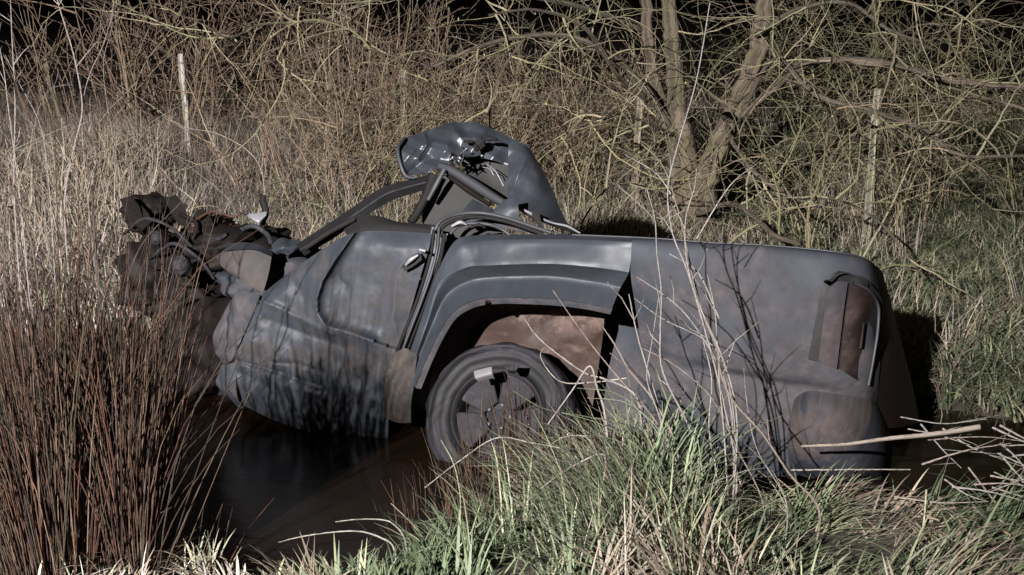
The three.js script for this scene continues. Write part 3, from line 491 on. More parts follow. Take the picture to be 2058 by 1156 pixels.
// grass tufts, copied many times
function tuft(count, pal, len, width, spread, l0, l1, segs = 4) { const b = new Mesher(); for (let k = 0; k < count; k++) { const q = rnd() * 6.283, r = spread * Math.sqrt(rnd()); b.blade(Math.cos(q) * r, -0.03, Math.sin(q) * r, rnd() * 6.283, rr(...l0), rr(...l1), rr(...len), rr(...width), vary(pick(pal), .3), segs, rr(-1, 1)); } return b.geometry(); }
function scatter(name, label, geos, spots, mat = leafMat) {
  const each = geos.map(() => []); for (const s of spots) each[s.kind ?? Math.floor(rnd() * geos.length)].push(s);
  const M = new THREE.Matrix4(), Q = new THREE.Quaternion(), E = new THREE.Euler(), C = new THREE.Color();
  const root = new THREE.Group(); root.name = name; tag(root, label, 'grass', null, 'stuff'); scene.add(root);
  geos.forEach((g, k) => {
    if (!each[k].length) return;
    const im = new THREE.InstancedMesh(g, mat, each[k].length); im.name = 'grass_tufts'; im.userData.kind = 'stuff';
    each[k].forEach((s, j) => { E.set(s.tx ?? rr(-.15, .15), s.ry ?? rnd() * 6.283, s.tz ?? rr(-.15, .15), 'YXZ'); im.setMatrixAt(j, M.compose(s.p, Q.setFromEuler(E), V(s.s, s.s * (s.h ?? 1), s.s))); const c = s.c ?? [1, 1, 1]; im.setColorAt(j, C.setRGB(...c)); });
    im.castShadow = im.receiveShadow = true; root.add(im);
  });
}
function patch(count, size, mixes, len, width, l0, l1, segs = 3) { const b = new Mesher(); for (let k = 0; k < count; k++) { const x = rr(-size, size) * .5, z = rr(-size, size) * .5, m = mixes[Math.floor(clamp(fbm(x * 5 + 20, z * 5 + count, 2) * 1.6 - .3, 0, .999) * mixes.length)]; b.blade(x, -.05, z, rnd() * 6.283, rr(...l0), rr(...l1), rr(...len), rr(...width), vary(pick(m), .35), segs, rr(-1, 1)); } return b.geometry(); }
{ // rough field grass beyond the ditch: matted, mostly dead, greener in patches
  const geos = [];
  for (let k = 0; k < 3; k++) geos.push(patch(330, .75, [STRAW, [...STRAW, ...PALEGREEN]], [.16, .4], [.005, .01], [0, .9], [1.0, 2.4]));
  for (let k = 0; k < 3; k++) geos.push(patch(330, .75, [PALEGREEN, [...STRAW, ...PALEGREEN], STRAW], [.14, .34], [.005, .01], [0, .9], [1.0, 2.4]));
  for (let k = 0; k < 3; k++) geos.push(patch(330, .75, [GREEN, [...GREEN, ...PALEGREEN], [...PALEGREEN, STRAW[0]]], [.12, .3], [.006, .012], [0, .8], [.8, 2.2]));
  geos.push(patch(110, .75, [STRAW], [.35, .6], [.004, .007], [0, .4], [.4, 1.4], 4));
  const spots = [];
  for (let z = -5.4; z > -19; z -= .34) for (let x = -(0.9 - z * .47); x < .9 - z * .47; x += .36) {
    const X = x + rr(-.17, .17), Z = z + rr(-.16, .16), q = acrossDitch(X, Z), u = alongDitch(X, Z);
    if (q > farEdge(u) + .2) continue;
    const g = fbm(X * .7 + 3, Z * .7 + 8, 3), left = smooth(0, -3, X), right = smooth(.8, 2.2, X), r = rnd();
    const kind = r < right * .8 + smooth(.52, .64, g) * .5 ? 6 + Math.floor(rnd() * 3) : rnd() < .5 - left * .3 ? 3 + Math.floor(rnd() * 3) : Math.floor(rnd() * 3), v = .7 + .6 * fbm(X * 2 + 30, Z * 2, 3);
    spots.push({ p: V(X, ground(X, Z), Z), s: rr(.85, 1.15), h: rr(.7, 1.15) * (1 - .45 * right), kind, c: [v * 1.05, v, v * (left > .5 ? 1.1 : 1)] });
    if (rnd() < .05 + .16 * left) spots.push({ p: V(X, ground(X, Z), Z), s: rr(.8, 1.1), kind: 9, c: [1.05, 1, 1] });
  }
  scatter('field_grass', 'matted pale dead grass covering the field beyond the ditch', geos, spots);
}
{ // green and straw grass on the near bank
  const b = new Mesher();
  const clump = (x, z, n, pal, len, width, spread, lean, drift) => {
    const c = pick(pal), tone = rr(.65, 1.3);
    for (let k = 0; k < n; k++) {
      const q = rnd() * 6.283, r = spread * Math.sqrt(rnd()), X = x + Math.cos(q) * r, Z = z + Math.sin(q) * r, a = drift === null ? rnd() * 6.283 : drift + rr(-.9, .9);
      const l0 = rr(0, .7) + lean; b.blade(X, ground(X, Z) - .02, Z, a, Math.min(l0, 1.3), Math.min(l0 + rr(.4, 1.6), 1.3 + rr(.2, .7)), rr(...len), rr(...width), vary(rnd() < .7 ? c : pick(pal), .25).map(v => v * tone), 5, rr(-1.2, 1.2));
    }
  };
  for (let k = 0; k < 2900; k++) {
    const z = rr(-4.8, -3.0), x = rr(-2.1, 2.1), u = alongDitch(x, z), q = acrossDitch(x, z), ne = nearEdge(u);
    if (q < ne - .14 || Math.abs(x) > .45 - z * .45) continue;
    const left = smooth(-.55, -.95, x), wood = smooth(1.4, 1.55, x) * smooth(-4.0, -4.1, z) * .6; if (rnd() < wood) continue;
    const gap = fbm(x * 7 + 31, z * 7 + 3, 3); if (gap < .43 && rnd() < .8) continue;
    const g = fbm(x * 3.1 + 13, z * 3.1 + 8, 3), tall = smooth(.4, .7, fbm(x * 4 + 2, z * 4 + 60, 3)), hill = Math.exp(-(((x - .42) / .25) ** 2)), right = smooth(.75, 1.1, x), flow = fbm(x * 2.2 + 80, z * 2.2 + 17, 2) * 12;
    const pal = left > .5 ? (rnd() < .75 ? STRAW : PALEGREEN) : g < .4 ? (rnd() < .75 ? [STRAW[1], STRAW[3], STRAW[0]] : PALEGREEN) : g < .56 ? (rnd() < .6 ? [...GREEN, STRAW[3]] : PALEGREEN) : GREEN;
    const h = (.55 + .7 * tall) * (1 + .35 * hill - .25 * left - .25 * smooth(-.2, -.5, x) - .12 * smooth(.65, .95, x));
    clump(x, z, Math.round(rr(6, 16)), pal, [.1 * h, .34 * h], rnd() < .3 ? [.008, .014] : [.004, .009], rr(.02, .07), right * .45 + (1 - tall) * .35, right > .4 && rnd() < .75 ? -.1 : rnd() < .65 ? flow : null);
  }
  for (let k = 0; k < 130; k++) { const x = rr(.12, .7), z = rr(-4.4, -3.6); if (acrossDitch(x, z) < nearEdge(alongDitch(x, z)) - .16) continue; clump(x, z, 7, rnd() < .6 ? [...PALEGREEN, GREEN[2]] : [STRAW[0], STRAW[1], STRAW[4]], [.25, .52], [.003, .007], .06, .15, x < .7 && rnd() < .7 ? Math.PI : null); }
  for (let k = 0; k < 330; k++) {      // sparse rusty dead blades down in the ditch
    const u = rr(-2.2, 2), q = rr(-1.2, nearEdge(u) - .15), x = HUB.x + u * RX - q * RZ, z = HUB.z + u * RZ + q * RX;
    if (q < .12 && q > -1 && u > -1.5 && u < 1.5) continue;
    clump(x, z, 9, [[.05, .02, .01], [.08, .035, .016], [.05, .036, .016]], [.08, .24], [.003, .006], .08, .2, null);
  }
  for (let k = 0; k < 620; k++) {      // grass hanging down the far bank
    const u = k < 300 ? rr(1.2, 3) : rr(-3.6, 3.4), q = farEdge(u) + rr(-.12, .26), x = HUB.x + u * RX - q * RZ, z = HUB.z + u * RZ + q * RX;
    clump(x, z, 8, u > 1 ? [...GREEN, STRAW[3]] : [STRAW[3], STRAW[1], GREEN[3]], [.1, .32], [.004, .009], .08, .3, Math.PI / 2);
  }
  const m = b.mesh('verge_grass', leafMat); tag(m, 'green and straw coloured grass growing thick on the near bank of the ditch', 'grass', null, 'stuff');
}
// rushes: dense upright reddish brown stems
const RUSH = [[0.064, 0.025, 0.012], [0.084, 0.036, 0.018], [0.026, 0.012, 0.007], [0.04, 0.031, 0.015], [0.12, 0.078, 0.047]];
function rushClump(x, z, n, h, rad, label, grp) {
  const base = V(x, ground(x, z), z), g = group('rush_clump', base); tag(g, label, 'rushes', grp);
  const s = new Mesher(), l = new Mesher();
  for (let k = 0; k < n; k++) {
    const q = rnd() * 6.283, r = rad * Math.sqrt(rnd()), az = q + rr(-.8, .8), lean = r / rad * .1 + (rnd() < .07 ? rr(.1, .35) : rr(0, .07)), L = h * (rnd() < .1 ? rr(1.02, 1.32) : rnd() < .7 ? rr(.82, 1) : rr(.4, .8)), p0 = V(Math.cos(q) * r, 0, Math.sin(q) * r); p0.y = ground(x + p0.x, z + p0.z) - base.y - .03;
    const pts = [p0]; let p = p0.clone(); const bend = rnd() < .1 ? rr(.3, .9) : rr(0, .28);
    for (let j = 1; j <= 5; j++) { const a = lean + bend * (j / 5) ** 2; p = p.clone().add(V(Math.sin(a) * Math.cos(az), Math.cos(a), Math.sin(a) * Math.sin(az)).multiplyScalar(L / 5)); pts.push(p); }
    const w = rr(.0014, .0028); s.tube(pts, [w, w, w * .95, w * .85, w * .7, w * .3], vary(pick(RUSH), .3), 4);
  }
  for (let k = 0; k < n * .3; k++) { const q = rnd() * 6.283, r = rad * (.3 + .6 * Math.sqrt(rnd())), bx = Math.cos(q) * r, bz = Math.sin(q) * r; l.blade(bx, ground(x + bx, z + bz) - base.y - .02, bz, q + rr(-.7, .7), rr(.2, .7), rr(.9, 2), rr(.12, .3), rr(.003, .006), vary(pick(h < .5 ? RUSH : [STRAW[1], STRAW[3], RUSH[1], RUSH[4], GREEN[1]]), .3), 5, rr(-1, 1)); }
  s.mesh('stems', woodMat, g); l.mesh('dead_leaves', leafMat, g); g.children.forEach(c => c.userData.kind = 'stuff');
  return g;
}
rushClump(-1.42, -3.55, 400, 1.2, .12, 'tall dense rush clump at the edge of the ditch bank', 'rush clumps');
rushClump(-1.22, -3.62, 420, 1.06, .09, 'reddish brown rush clump next to the black ditch', 'rush clumps');
rushClump(-1.62, -3.66, 220, 1.25, .14, 'rush clump behind the tallest reddish rushes', 'rush clumps');
rushClump(-1.12, -3.85, 40, .75, .06, 'thin sparse rush clump leaning over the black ditch bottom', 'rush clumps');
rushClump(-1.6, -4.1, 90, .6, .12, 'low rush clump on the slope of the ditch beyond the dense rushes', 'rush clumps');
rushClump(-1.92, -4.4, 170, 1.18, .12, 'tall rush clump in the ditch beside the crushed front end', 'rush clumps');
rushClump(-2.15, -4.35, 220, 1.25, .15, 'rush clump down in the ditch ahead of the wreck', 'rush clumps');
for (const [x, z, n, h, k] of [[-.46, -4.14, 60, .42, 'broad'], [-.3, -4.2, 90, .46, 'dense'], [-.12, -4.24, 100, .46, 'tall'], [.08, -4.26, 100, .44, 'thin'], [.26, -4.22, 90, .44, 'low']]) rushClump(x, z, n, h, .11, `${k} rusty tussock in the shade between the grass bank and the wheel`, 'rusty tussocks in the ditch');
rushClump(-2.4, -4.7, 200, 1.2, .18, 'rush clump at the far end of the ditch ahead of the wreck', 'rush clumps');
rushClump(-2.1, -5.4, 140, .8, .18, 'low rush clump by the crushed front end', 'rush clumps');

// single bent blades and dead stems standing out against the dark
const stalkMat = woodMat;
function stalk(name, label, category, grp, pts, z, w0, w1, col, twigs = 0, root) {
  const zs = Array.isArray(z) ? z : [z, z], P = pts.map((p, k) => at(p[0], p[1], zs[0] + (zs[1] - zs[0]) * k / (pts.length - 1)));
  const base = P[0].clone(), gy = ground(base.x, base.z); const start = base.clone();
  if (root !== false && base.y > gy) P.unshift(V(base.x + rr(-.03, .03), gy - .02, base.z + rr(.02, .08)));
  const b = new Mesher(), n = P.length * 5, c = curve(P, n);
  b.tube(c, c.map((_, k) => w0 + (w1 - w0) * k / n), vary(col, .12), 5);
  for (let k = 0; k < twigs; k++) { const i = Math.floor(n * rr(.25, .95)), d = c[Math.min(i + 1, n)].clone().sub(c[i - 1]).normalize(), o = V(rr(-1, 1), rr(-.2, .8), rr(-1, 1)).normalize().addScaledVector(d, .9).normalize(), L = rr(.05, .2), e = c[i].clone().addScaledVector(o, L), m = c[i].clone().lerp(e, .5).add(V(rr(-.01, .01), rr(-.01, .01), rr(-.01, .01))); b.tube([c[i], m, e], [w1 * 1.1, w1, w1 * .5], vary(col, .15), 4); }
  const m = b.mesh(numbered(name), stalkMat, scene, start); m.position.copy(start); tag(m, label, category, grp); return m;
}
const PALE = [.27, .25, .21], PINK = [.22, .17, .14], GRN = [.12, .15, .08], GREY = [.25, .23, .21];
const arch = 'pale bent grass blades over the ditch';
for (const [p, z, w, c] of [
  [[[1160, 923], [1140, 906], [1066, 890], [1000, 880], [923, 927], [853, 981]], [4.0, 3.95], .0045, PALE],
  [[[917, 1156], [921, 1106], [925, 1047], [924, 989], [911, 931], [886, 884]], [3.75, 3.9], .0045, [.24, .26, .18]],
  [[[814, 1086], [787, 1051], [767, 1045], [720, 1044], [674, 1049]], [3.85, 3.85], .0045, PALE],
  [[[790, 1098], [767, 1082], [728, 1069], [678, 1069], [600, 1080], [560, 1090]], [3.8, 3.8], .005, PALE],
  [[[1008, 1079], [973, 1059], [938, 1045], [880, 1042], [833, 1055]], [3.85, 3.85], .0035, GRN],
  [[[1020, 1098], [973, 1083], [919, 1082], [872, 1113], [825, 1152]], [3.75, 3.65], .004, GRN],
  [[[1214, 915], [1163, 931], [1097, 974], [1055, 1012]], [3.95, 3.85], .0055, PALE],
  [[[1100, 975], [1058, 952], [1047, 952], [1008, 1008]], [3.95, 3.95], .003, PINK],
  [[[872, 1117], [833, 1059], [786, 1012]], [3.75, 3.85], .004, PINK],
  [[[962, 1125], [973, 1047], [989, 973]], [3.8, 3.95], .003, GRN],
  [[[1300, 930], [1250, 890], [1190, 876], [1100, 880]], [3.95, 4.0], .003, GRN],
  [[[1290, 900], [1240, 850], [1180, 838], [1090, 820], [1030, 785]], [3.95, 4.15], .003, GRN],
  [[[1330, 960], [1260, 880], [1200, 850], [1130, 830]], [3.9, 4.0], .0035, GRN],
  [[[1240, 985], [1230, 900], [1250, 830], [1290, 780]], [3.95, 4.05], .003, GRN],
  [[[1215, 960], [1180, 880], [1130, 880], [1100, 900]], [3.95, 4.0], .003, PALE],
  [[[1390, 960], [1330, 870], [1260, 810], [1180, 800]], [3.95, 4.05], .003, [.2, .24, .15]],
  [[[1350, 930], [1290, 830], [1235, 790], [1160, 780]], [4.0, 4.05], .003, [.2, .24, .15]]]) stalk('bent_grass_blade', 'long pale grass blade arching out over the dark ditch beside the wheel', 'grass blade', arch, p, z, w * .8, w * .35, c);
const dry = 'dead stems in front of the wreck';
for (const [p, z, w, c, t] of [
  [[[1360, 930], [1320, 850], [1235, 750], [1181, 683], [1111, 584]], [3.98, 4.2], .0036, PINK, 1],
  [[[1345, 900], [1325, 822], [1302, 746], [1280, 670], [1264, 591]], [4.0, 4.2], .005, GREY, 2],
  [[[1360, 900], [1310, 800], [1266, 746], [1235, 692], [1212, 658]], [4.0, 4.2], .0046, PINK, 1],
  [[[1214, 824], [1200, 780], [1186, 736], [1150, 785], [1101, 853]], [4.05, 4.05], .005, GREY, 0],
  [[[1280, 800], [1215, 762], [1180, 752], [1125, 715], [1078, 675], [1055, 642]], [4.05, 4.2], .0045, GREY, 0],
  [[[1260, 760], [1196, 768], [1129, 768], [1102, 745], [1086, 714], [1092, 700]], [4.1, 4.15], .003, PALE, 0],
  [[[1400, 900], [1330, 740], [1327, 665], [1329, 588], [1320, 507], [1316, 440], [1300, 380]], [4.0, 4.2], .004, GREY, 4],
  [[[1470, 830], [1446, 740], [1379, 633], [1330, 590], [1280, 557]], [4.0, 4.2], .004, GREY, 2],
  [[[1470, 800], [1437, 700], [1330, 640], [1275, 600]], [4.0, 4.2], .003, GREY, 1],
  [[[1455, 870], [1446, 770], [1437, 629], [1422, 552]], [3.95, 4.1], .0035, PALE, 1],
  [[[1480, 940], [1465, 860], [1440, 750], [1410, 640], [1380, 540], [1352, 470], [1342, 380], [1360, 300], [1400, 160], [1427, 5]], [3.95, 4.2], .0042, GREY, 5],
  [[[1645, 1022], [1590, 957], [1532, 872], [1469, 800], [1446, 740], [1444, 710], [1415, 638], [1385, 520], [1362, 420], [1330, 330], [1290, 290]], [3.8, 4.2], .0044, [.2, .165, .13], 6],
  [[[1480, 830], [1452, 720], [1400, 600], [1380, 520], [1378, 440], [1395, 380], [1400, 340]], [3.95, 4.15], .0035, PALE, 4],
  [[[1445, 640], [1400, 545], [1345, 510]], [4.1, 4.15], .0036, GREY, 0],
  [[[1355, 400], [1320, 350], [1255, 310]], [4.15, 4.2], .0026, GREY, 0],
  [[[1360, 410], [1330, 440], [1240, 370]], [4.15, 4.2], .0024, GREY, 1],
  [[[1400, 480], [1470, 370], [1520, 330]], [4.1, 4.2], .0024, GREY, 1],
  [[[1530, 1000], [1480, 900], [1430, 800], [1350, 730], [1290, 700]], [3.9, 4.1], .003, PINK, 1],
  [[[1440, 960], [1425, 860], [1430, 760], [1412, 680]], [3.95, 4.1], .0034, PALE, 1],
  [[[1330, 860], [1300, 760], [1310, 690], [1325, 590]], [4.0, 4.15], .003, GREY, 0],
  [[[1580, 1010], [1520, 900], [1500, 800], [1495, 740]], [3.85, 4.05], .0026, GREY, 1]]) {
  const e = p[p.length - 1], where = e[1] < 400 ? 'tall dry leafless weed rising above the top of the wreck' : e[0] < 1110 ? 'dry bent weed stalk crossing the mud stained wheel arch' : e[0] < 1240 ? 'dry weed stalk leaning over the wheel' : e[0] < 1340 ? 'dry weed stalk in front of the torn gap behind the wheel arch' : 'dry weed stalk in front of the rear side panel';
  const m = stalk('dry_weed', where, 'weed', dry, p, z, w, w * .42, c, t, !(p[0][1] < 780));
  if (w === .0044) m.userData.label = 'thickest pale dry weed stalk rising from the bank across the rear panel';
}
// saplings and stalks at the edge of the field on the other side of the ditch
const pale = 'bare saplings in the pale grass';
for (const [p, z, w, c, t] of [
  [[[130, 400], [150, 290], [165, 222], [150, 120], [130, 50], [115, 0], [110, -30]], [7.3, 7.4], .011, [.32, .27, .25], 6],
  [[[165, 222], [180, 150], [205, 95], [225, 30], [228, -20]], [7.35, 7.5], .006, [.3, .25, .23], 5],
  [[[28, 380], [30, 200], [24, 80], [20, -20]], [6.9, 6.9], .009, [.34, .3, .28], 4],
  [[[40, 400], [18, 230], [4, 120], [-20, 20]], [6.8, 6.8], .007, [.34, .3, .28], 4],
  [[[225, 270], [212, 190], [208, 120], [225, 50], [222, 28]], [8, 8], .005, [.28, .24, .2], 6],
  [[[95, 340], [80, 250], [40, 170], [10, 110]], [7, 7], .006, [.34, .3, .28], 4],
  [[[80, 330], [70, 250], [100, 180], [145, 170]], [7.2, 7.2], .004, [.3, .26, .24], 4],
  [[[520, 330], [440, 270], [370, 255], [300, 210], [240, 172]], [8.2, 8.6], .006, [.36, .32, .25], 2],
  [[[400, 420], [350, 370], [300, 310], [250, 260]], [7.5, 7.6], .005, [.34, .3, .24], 2],
  [[[470, 420], [400, 350], [330, 300]], [7.6, 7.7], .004, [.34, .3, .24], 1]]) stalk('bare_sapling', 'thin bare sapling standing in the pale grass left of the fence post', 'sapling', pale, p, z, w * .62, w * .26, c.map(v => v * .8), t);
for (const [p, z, w] of [[[[185, 400], [178, 340], [165, 300], [100, 325], [55, 325]], 4.6, .003], [[[60, 470], [30, 390], [-10, 330]], 4.2, .006], [[[190, 480], [185, 400], [172, 310]], 4.4, .004], [[[10, 420], [40, 350], [50, 320]], 4.3, .004], [[[300, 700], [330, 600], [345, 520], [395, 420]], 4.3, .004], [[[310, 620], [325, 540], [322, 460]], 4.3, .003], [[[250, 620], [280, 500], [370, 400]], 4.3, .003]])
  stalk('dark_weed', 'dark bare stalk sticking up among the rushes', 'weed', 'dark stalks among the rushes', p, z, w, w * .4, [.07, .05, .04], 3);

// ---------------------------------------------------------------- fence along the field
const fencePts = [[-9, -16.2], [102, 212, 15.5], [372, 322, 12.9], [812, 335, 11.4], [1283, 425, 9.9], [1748, 520, 8.6]];
const posts = [];
for (const [tx, ty, bx, by, z, r, col, label] of [
  [88, 112, 126, 232, 15, .035, [.3, .26, .19], 'dim brown wooden fence post half hidden by saplings'],
  [363, 108, 381, 330, 12.9, .034, [.62, .58, .5], 'pale white fence post standing clear in the grass'],
  [812, 140, 806, 320, 11.6, .032, [.32, .27, .2], 'brown fence post hidden in the tangle above the wreck'],
  [1288, 190, 1272, 470, 9.6, .034, [.33, .27, .2], 'grey brown fence post beside the tree trunk'],
  [1764, 178, 1740, 515, 8.5, .03, [.36, .34, .25], 'lichen covered thin fence post behind the rear of the wreck']]) {
  const foot = at(bx, by, z), top = at(tx, ty, z), gy = ground(foot.x, foot.z); foot.y = gy;
  const g = group('fence_post', foot); tag(g, label, 'fence post', 'posts of the wire fence');
  const b = new Mesher(), d = top.clone().sub(foot), pts = [V(0, -.2, 0)]; for (let k = 1; k <= 7; k++) pts.push(d.clone().multiplyScalar(k / 7).add(V(rr(-.006, .006), 0, rr(-.006, .006))));
  b.tube(pts, pts.map((_, k) => r * (k === 7 ? .88 : rr(.93, 1.06))), col, 7); b.mesh('post', barkMat, g);
  for (const f of [.93]) { const s = new Mesher(), c = d.clone().multiplyScalar(f); s.tube([c.clone().add(V(-.012, 0, r + .004)), c.clone().add(V(-.012, -.02, r + .006)), c.clone().add(V(.012, -.02, r + .006)), c.clone().add(V(.012, 0, r + .004))], .002, [.2, .2, .2], 4); s.mesh('wire_staple', woodMat, g); }
  posts.push([foot, d, r]);
}
{
  const wm = new THREE.MeshStandardMaterial({ color: 0x8a8580, metalness: .6, roughness: .5 });
  for (const [f, label] of [[.93, 'top strand of thin fence wire'], [.55, 'lower strand of thin fence wire']]) {
    const b = new Mesher(), pts = []; const ends = posts.map(([p, d, r]) => p.clone().addScaledVector(d, f).add(V(0, -.01, r + .003)));
    ends.unshift(ends[0].clone().add(ends[0].clone().sub(ends[1])));
    for (let k = 0; k < ends.length - 1; k++) for (let j = 0; j < 8; j++) { const p = ends[k].clone().lerp(ends[k + 1], j / 8); p.y -= .03 * Math.sin(j / 8 * Math.PI); pts.push(p); }
    pts.push(ends[ends.length - 1]); b.tube(pts, .0022, [1, 1, 1], 5);
    tag(b.mesh(numbered('fence_wire'), wm), label + ' strung between the posts', 'fence wire');
  }
}

// ---------------------------------------------------------------- the tree and the scrub
function grow(b, bud, p, d, len, r, lvl, o) {
  const n = Math.max(4, Math.round(len / o.step)), pts = [p.clone()], dirs = [d.clone()]; let q = p.clone(), t = d.clone();
  const bx = rr(-1, 1), by = rr(-1, 1), bz = rr(-1, 1);
  for (let k = 1; k <= n; k++) { t = t.clone().add(V(rr(-1, 1) + bx * .35, rr(-1, 1) + by * .35 + o.rise * (lvl ? 1 : .5) - o.droop * k / n, rr(-1, 1) + bz * .35).multiplyScalar(o.wild)).normalize(); q = q.clone().addScaledVector(t, len / n); pts.push(q); dirs.push(t); }
  const c = vary(pick(o.cols), .2); b.tube(pts, pts.map((_, k) => Math.max(r * (1 - .85 * k / n), o.min)), c, lvl === 0 ? 6 : r > .006 ? 5 : 4);
  if (bud && lvl >= o.levels - 1) for (let k = 1; k <= n; k++) if (rnd() < o.buds) bud.diamond(pts[k], V(rr(-1, 1), rr(-.2, 1), rr(-1, 1)).normalize(), rr(.012, .03), rr(.004, .008), vary(pick(o.budCols), .25));
  if (lvl < o.levels) { const m = Math.round(len * o.dens[lvl] * rr(.7, 1.3)); for (let k = 0; k < m; k++) { const i = Math.max(1, Math.floor(n * rr(.12, 1))), side = V(rr(-1, 1), rr(-1, 1), rr(-1, 1)); side.addScaledVector(dirs[i], -side.dot(dirs[i])).normalize(); const a = rr(.5, 1.15); grow(b, bud, pts[i], dirs[i].clone().multiplyScalar(Math.cos(a)).addScaledVector(side, Math.sin(a)).normalize(), len * rr(.22, .6), r * rr(.4, .65), lvl + 1, o); } }
}
const BARK = [[.14, .108, .078], [.155, .123, .088], [.13, .108, .072]], TWIG = [[.24, .21, .13], [.27, .23, .15], [.2, .19, .1], [.25, .24, .14]], BUD = [[.34, .36, .17], [.42, .4, .26], [.3, .33, .14]];
const twigOpt = { step: .06, wild: .19, rise: .1, droop: .3, min: .0018, levels: 2, dens: [4, 4.5], buds: .22, cols: TWIG, budCols: BUD };
{
  const foot = at(1372, 462, 9.2); foot.y = ground(foot.x, foot.z);
  const T = group('tree', foot); tag(T, 'bare many stemmed tree with mossy bark behind the wreck', 'tree');
  const Z = 9.2, part = (name, pts, r0, r1, sides = 9, z1 = Z) => {
    const c = curve(pts.map((p, k) => at(p[0], p[1], p[2] ?? Z + (z1 - Z) * k / (pts.length - 1)).add(V(0, k === 0 && name === 'trunk' ? -.25 : 0, 0))), pts.length * 6), b = new Mesher();
    for (const q of c.slice(1)) q.add(V(rr(-1, 1), rr(-.5, .5), rr(-1, 1)).multiplyScalar(Math.min(.012, r0 * .14)));
    b.tube(c, c.map((_, k) => (r0 + (r1 - r0) * k / (c.length - 1)) * (name === 'branch' ? .74 : name === 'limb' ? .92 : 1) * rr(.94, 1.05)), vary(pick(BARK), .1), sides); b.mesh(name, barkMat, T, foot); return c;
  };
  const lines = [
    part('trunk', [[1368, 470], [1372, 400], [1374, 330], [1366, 262], [1362, 225]], .185, .05, 14),
    part('trunk', [[1395, 470], [1412, 390], [1440, 300], [1468, 235]], .125, .06, 12, 8.97),
    part('limb', [[1374, 350], [1370, 290], [1362, 200], [1352, 90], [1342, 0], [1336, -120]], .1, .05, 9, 9.3),
    part('limb', [[1372, 345], [1358, 285], [1330, 215], [1308, 130], [1300, 40], [1290, -100]], .085, .04, 9, 9.6),
    part('limb', [[1424, 350], [1450, 285], [1490, 190], [1520, 110], [1535, 20], [1550, -120]], .1, .06, 9, 8.9),
    part('branch', [[1352, 255], [1290, 170], [1225, 110], [1150, 75], [1060, 72], [960, 95], [870, 135]], .042, .012, 6, 8.0),
    part('branch', [[1460, 260], [1540, 190], [1620, 130], [1700, 120], [1800, 130], [1900, 160], [2080, 178]], .045, .018, 6, 7.4),
    part('branch', [[1700, 120, 8.2], [1820, 140, 8.0], [1920, 178, 7.8], [2080, 225, 7.6]], .026, .012, 6),
    part('branch', [[1500, 205, 8.9], [1560, 120, 8.4], [1640, 190, 8.0], [1760, 225, 7.6], [1860, 262, 7.3], [1925, 310, 7.0], [2080, 312, 6.9]], .026, .012, 6),
    part('branch', [[1520, 70, 8.9], [1600, 20, 8.5], [1700, 5, 8.2], [1790, 60, 7.8], [1860, 82, 7.6], [1950, 45, 7.4]], .028, .008, 6),
    part('branch', [[1462, 250, 9.0], [1470, 280, 8.6], [1510, 340, 8.2], [1600, 400, 7.8], [1680, 400, 7.5], [1760, 440, 7.3], [1860, 560, 7.0]], .026, .008, 6),
    part('branch', [[1340, 230, 9.2], [1240, 150, 8.8], [1180, 60, 8.6], [1080, 20, 8.4], [980, 30, 8.2]], .03, .01, 6),
    part('branch', [[1060, 72, 8.3], [1010, 140, 8.1], [985, 215, 8.0], [965, 245, 7.9]], .014, .008, 5),
    part('branch', [[1290, 60, 9.5], [1150, 10, 9.1], [950, -20, 8.8], [760, -10, 8.6], [690, 50, 8.5], [640, 30, 8.4], [590, 5, 8.4]], .03, .01, 6),
    part('branch', [[760, -10, 8.6], [650, 40, 8.5], [520, 50, 8.4], [460, 75, 8.3], [400, 45, 8.2], [330, 22, 8.2]], .016, .005, 5),
    part('branch', [[870, 135, 8.0], [780, 110, 7.9], [700, 90, 7.9], [600, 110, 7.9], [510, 130, 7.9]], .011, .004, 5),
    part('branch', [[1365, 420, 9.0], [1300, 380, 8.6], [1240, 370, 8.3], [1180, 400, 8.1]], .02, .007, 5),
    part('branch', [[1400, 430, 9.0], [1470, 410, 8.5], [1520, 440, 8.0], [1560, 475, 7.6], [1610, 490, 7.4]], .032, .02, 6),
    part('branch', [[1350, 270, 9.1], [1280, 240, 8.7], [1200, 240, 8.3], [1080, 300, 8.0]], .018, .006, 5)];
  const b = new Mesher(), bud = new Mesher();
  for (let k = 2; k < lines.length; k++) { const c = lines[k], L = c.reduce((s, p, i) => i ? s + p.distanceTo(c[i - 1]) : 0, 0); for (let j = 0; j < L * (k < 5 ? 4 : 5.2); j++) { const i = Math.floor(rr(.12, 1) * (c.length - 2)) + 1; if (Math.abs(c[i].x - foot.x - .1) < .55 && c[i].y < foot.y + 1.45 && rnd() < .35) continue; const d = c[i].clone().sub(c[i - 1]).normalize(), s = V(rr(-1, 1), rr(-.8, 1), rr(-1, 1)).normalize(); grow(b, bud, c[i], d.multiplyScalar(.5).addScaledVector(s, .9).normalize(), rr(.35, 1.25), rr(.004, .0095), 1, twigOpt); } }
  b.mesh('twigs', woodMat, T, foot).userData.kind = 'stuff'; bud.mesh('buds', leafMat, T, foot).userData.kind = 'stuff';
  // ivy-less stub of dead wood at the foot
}
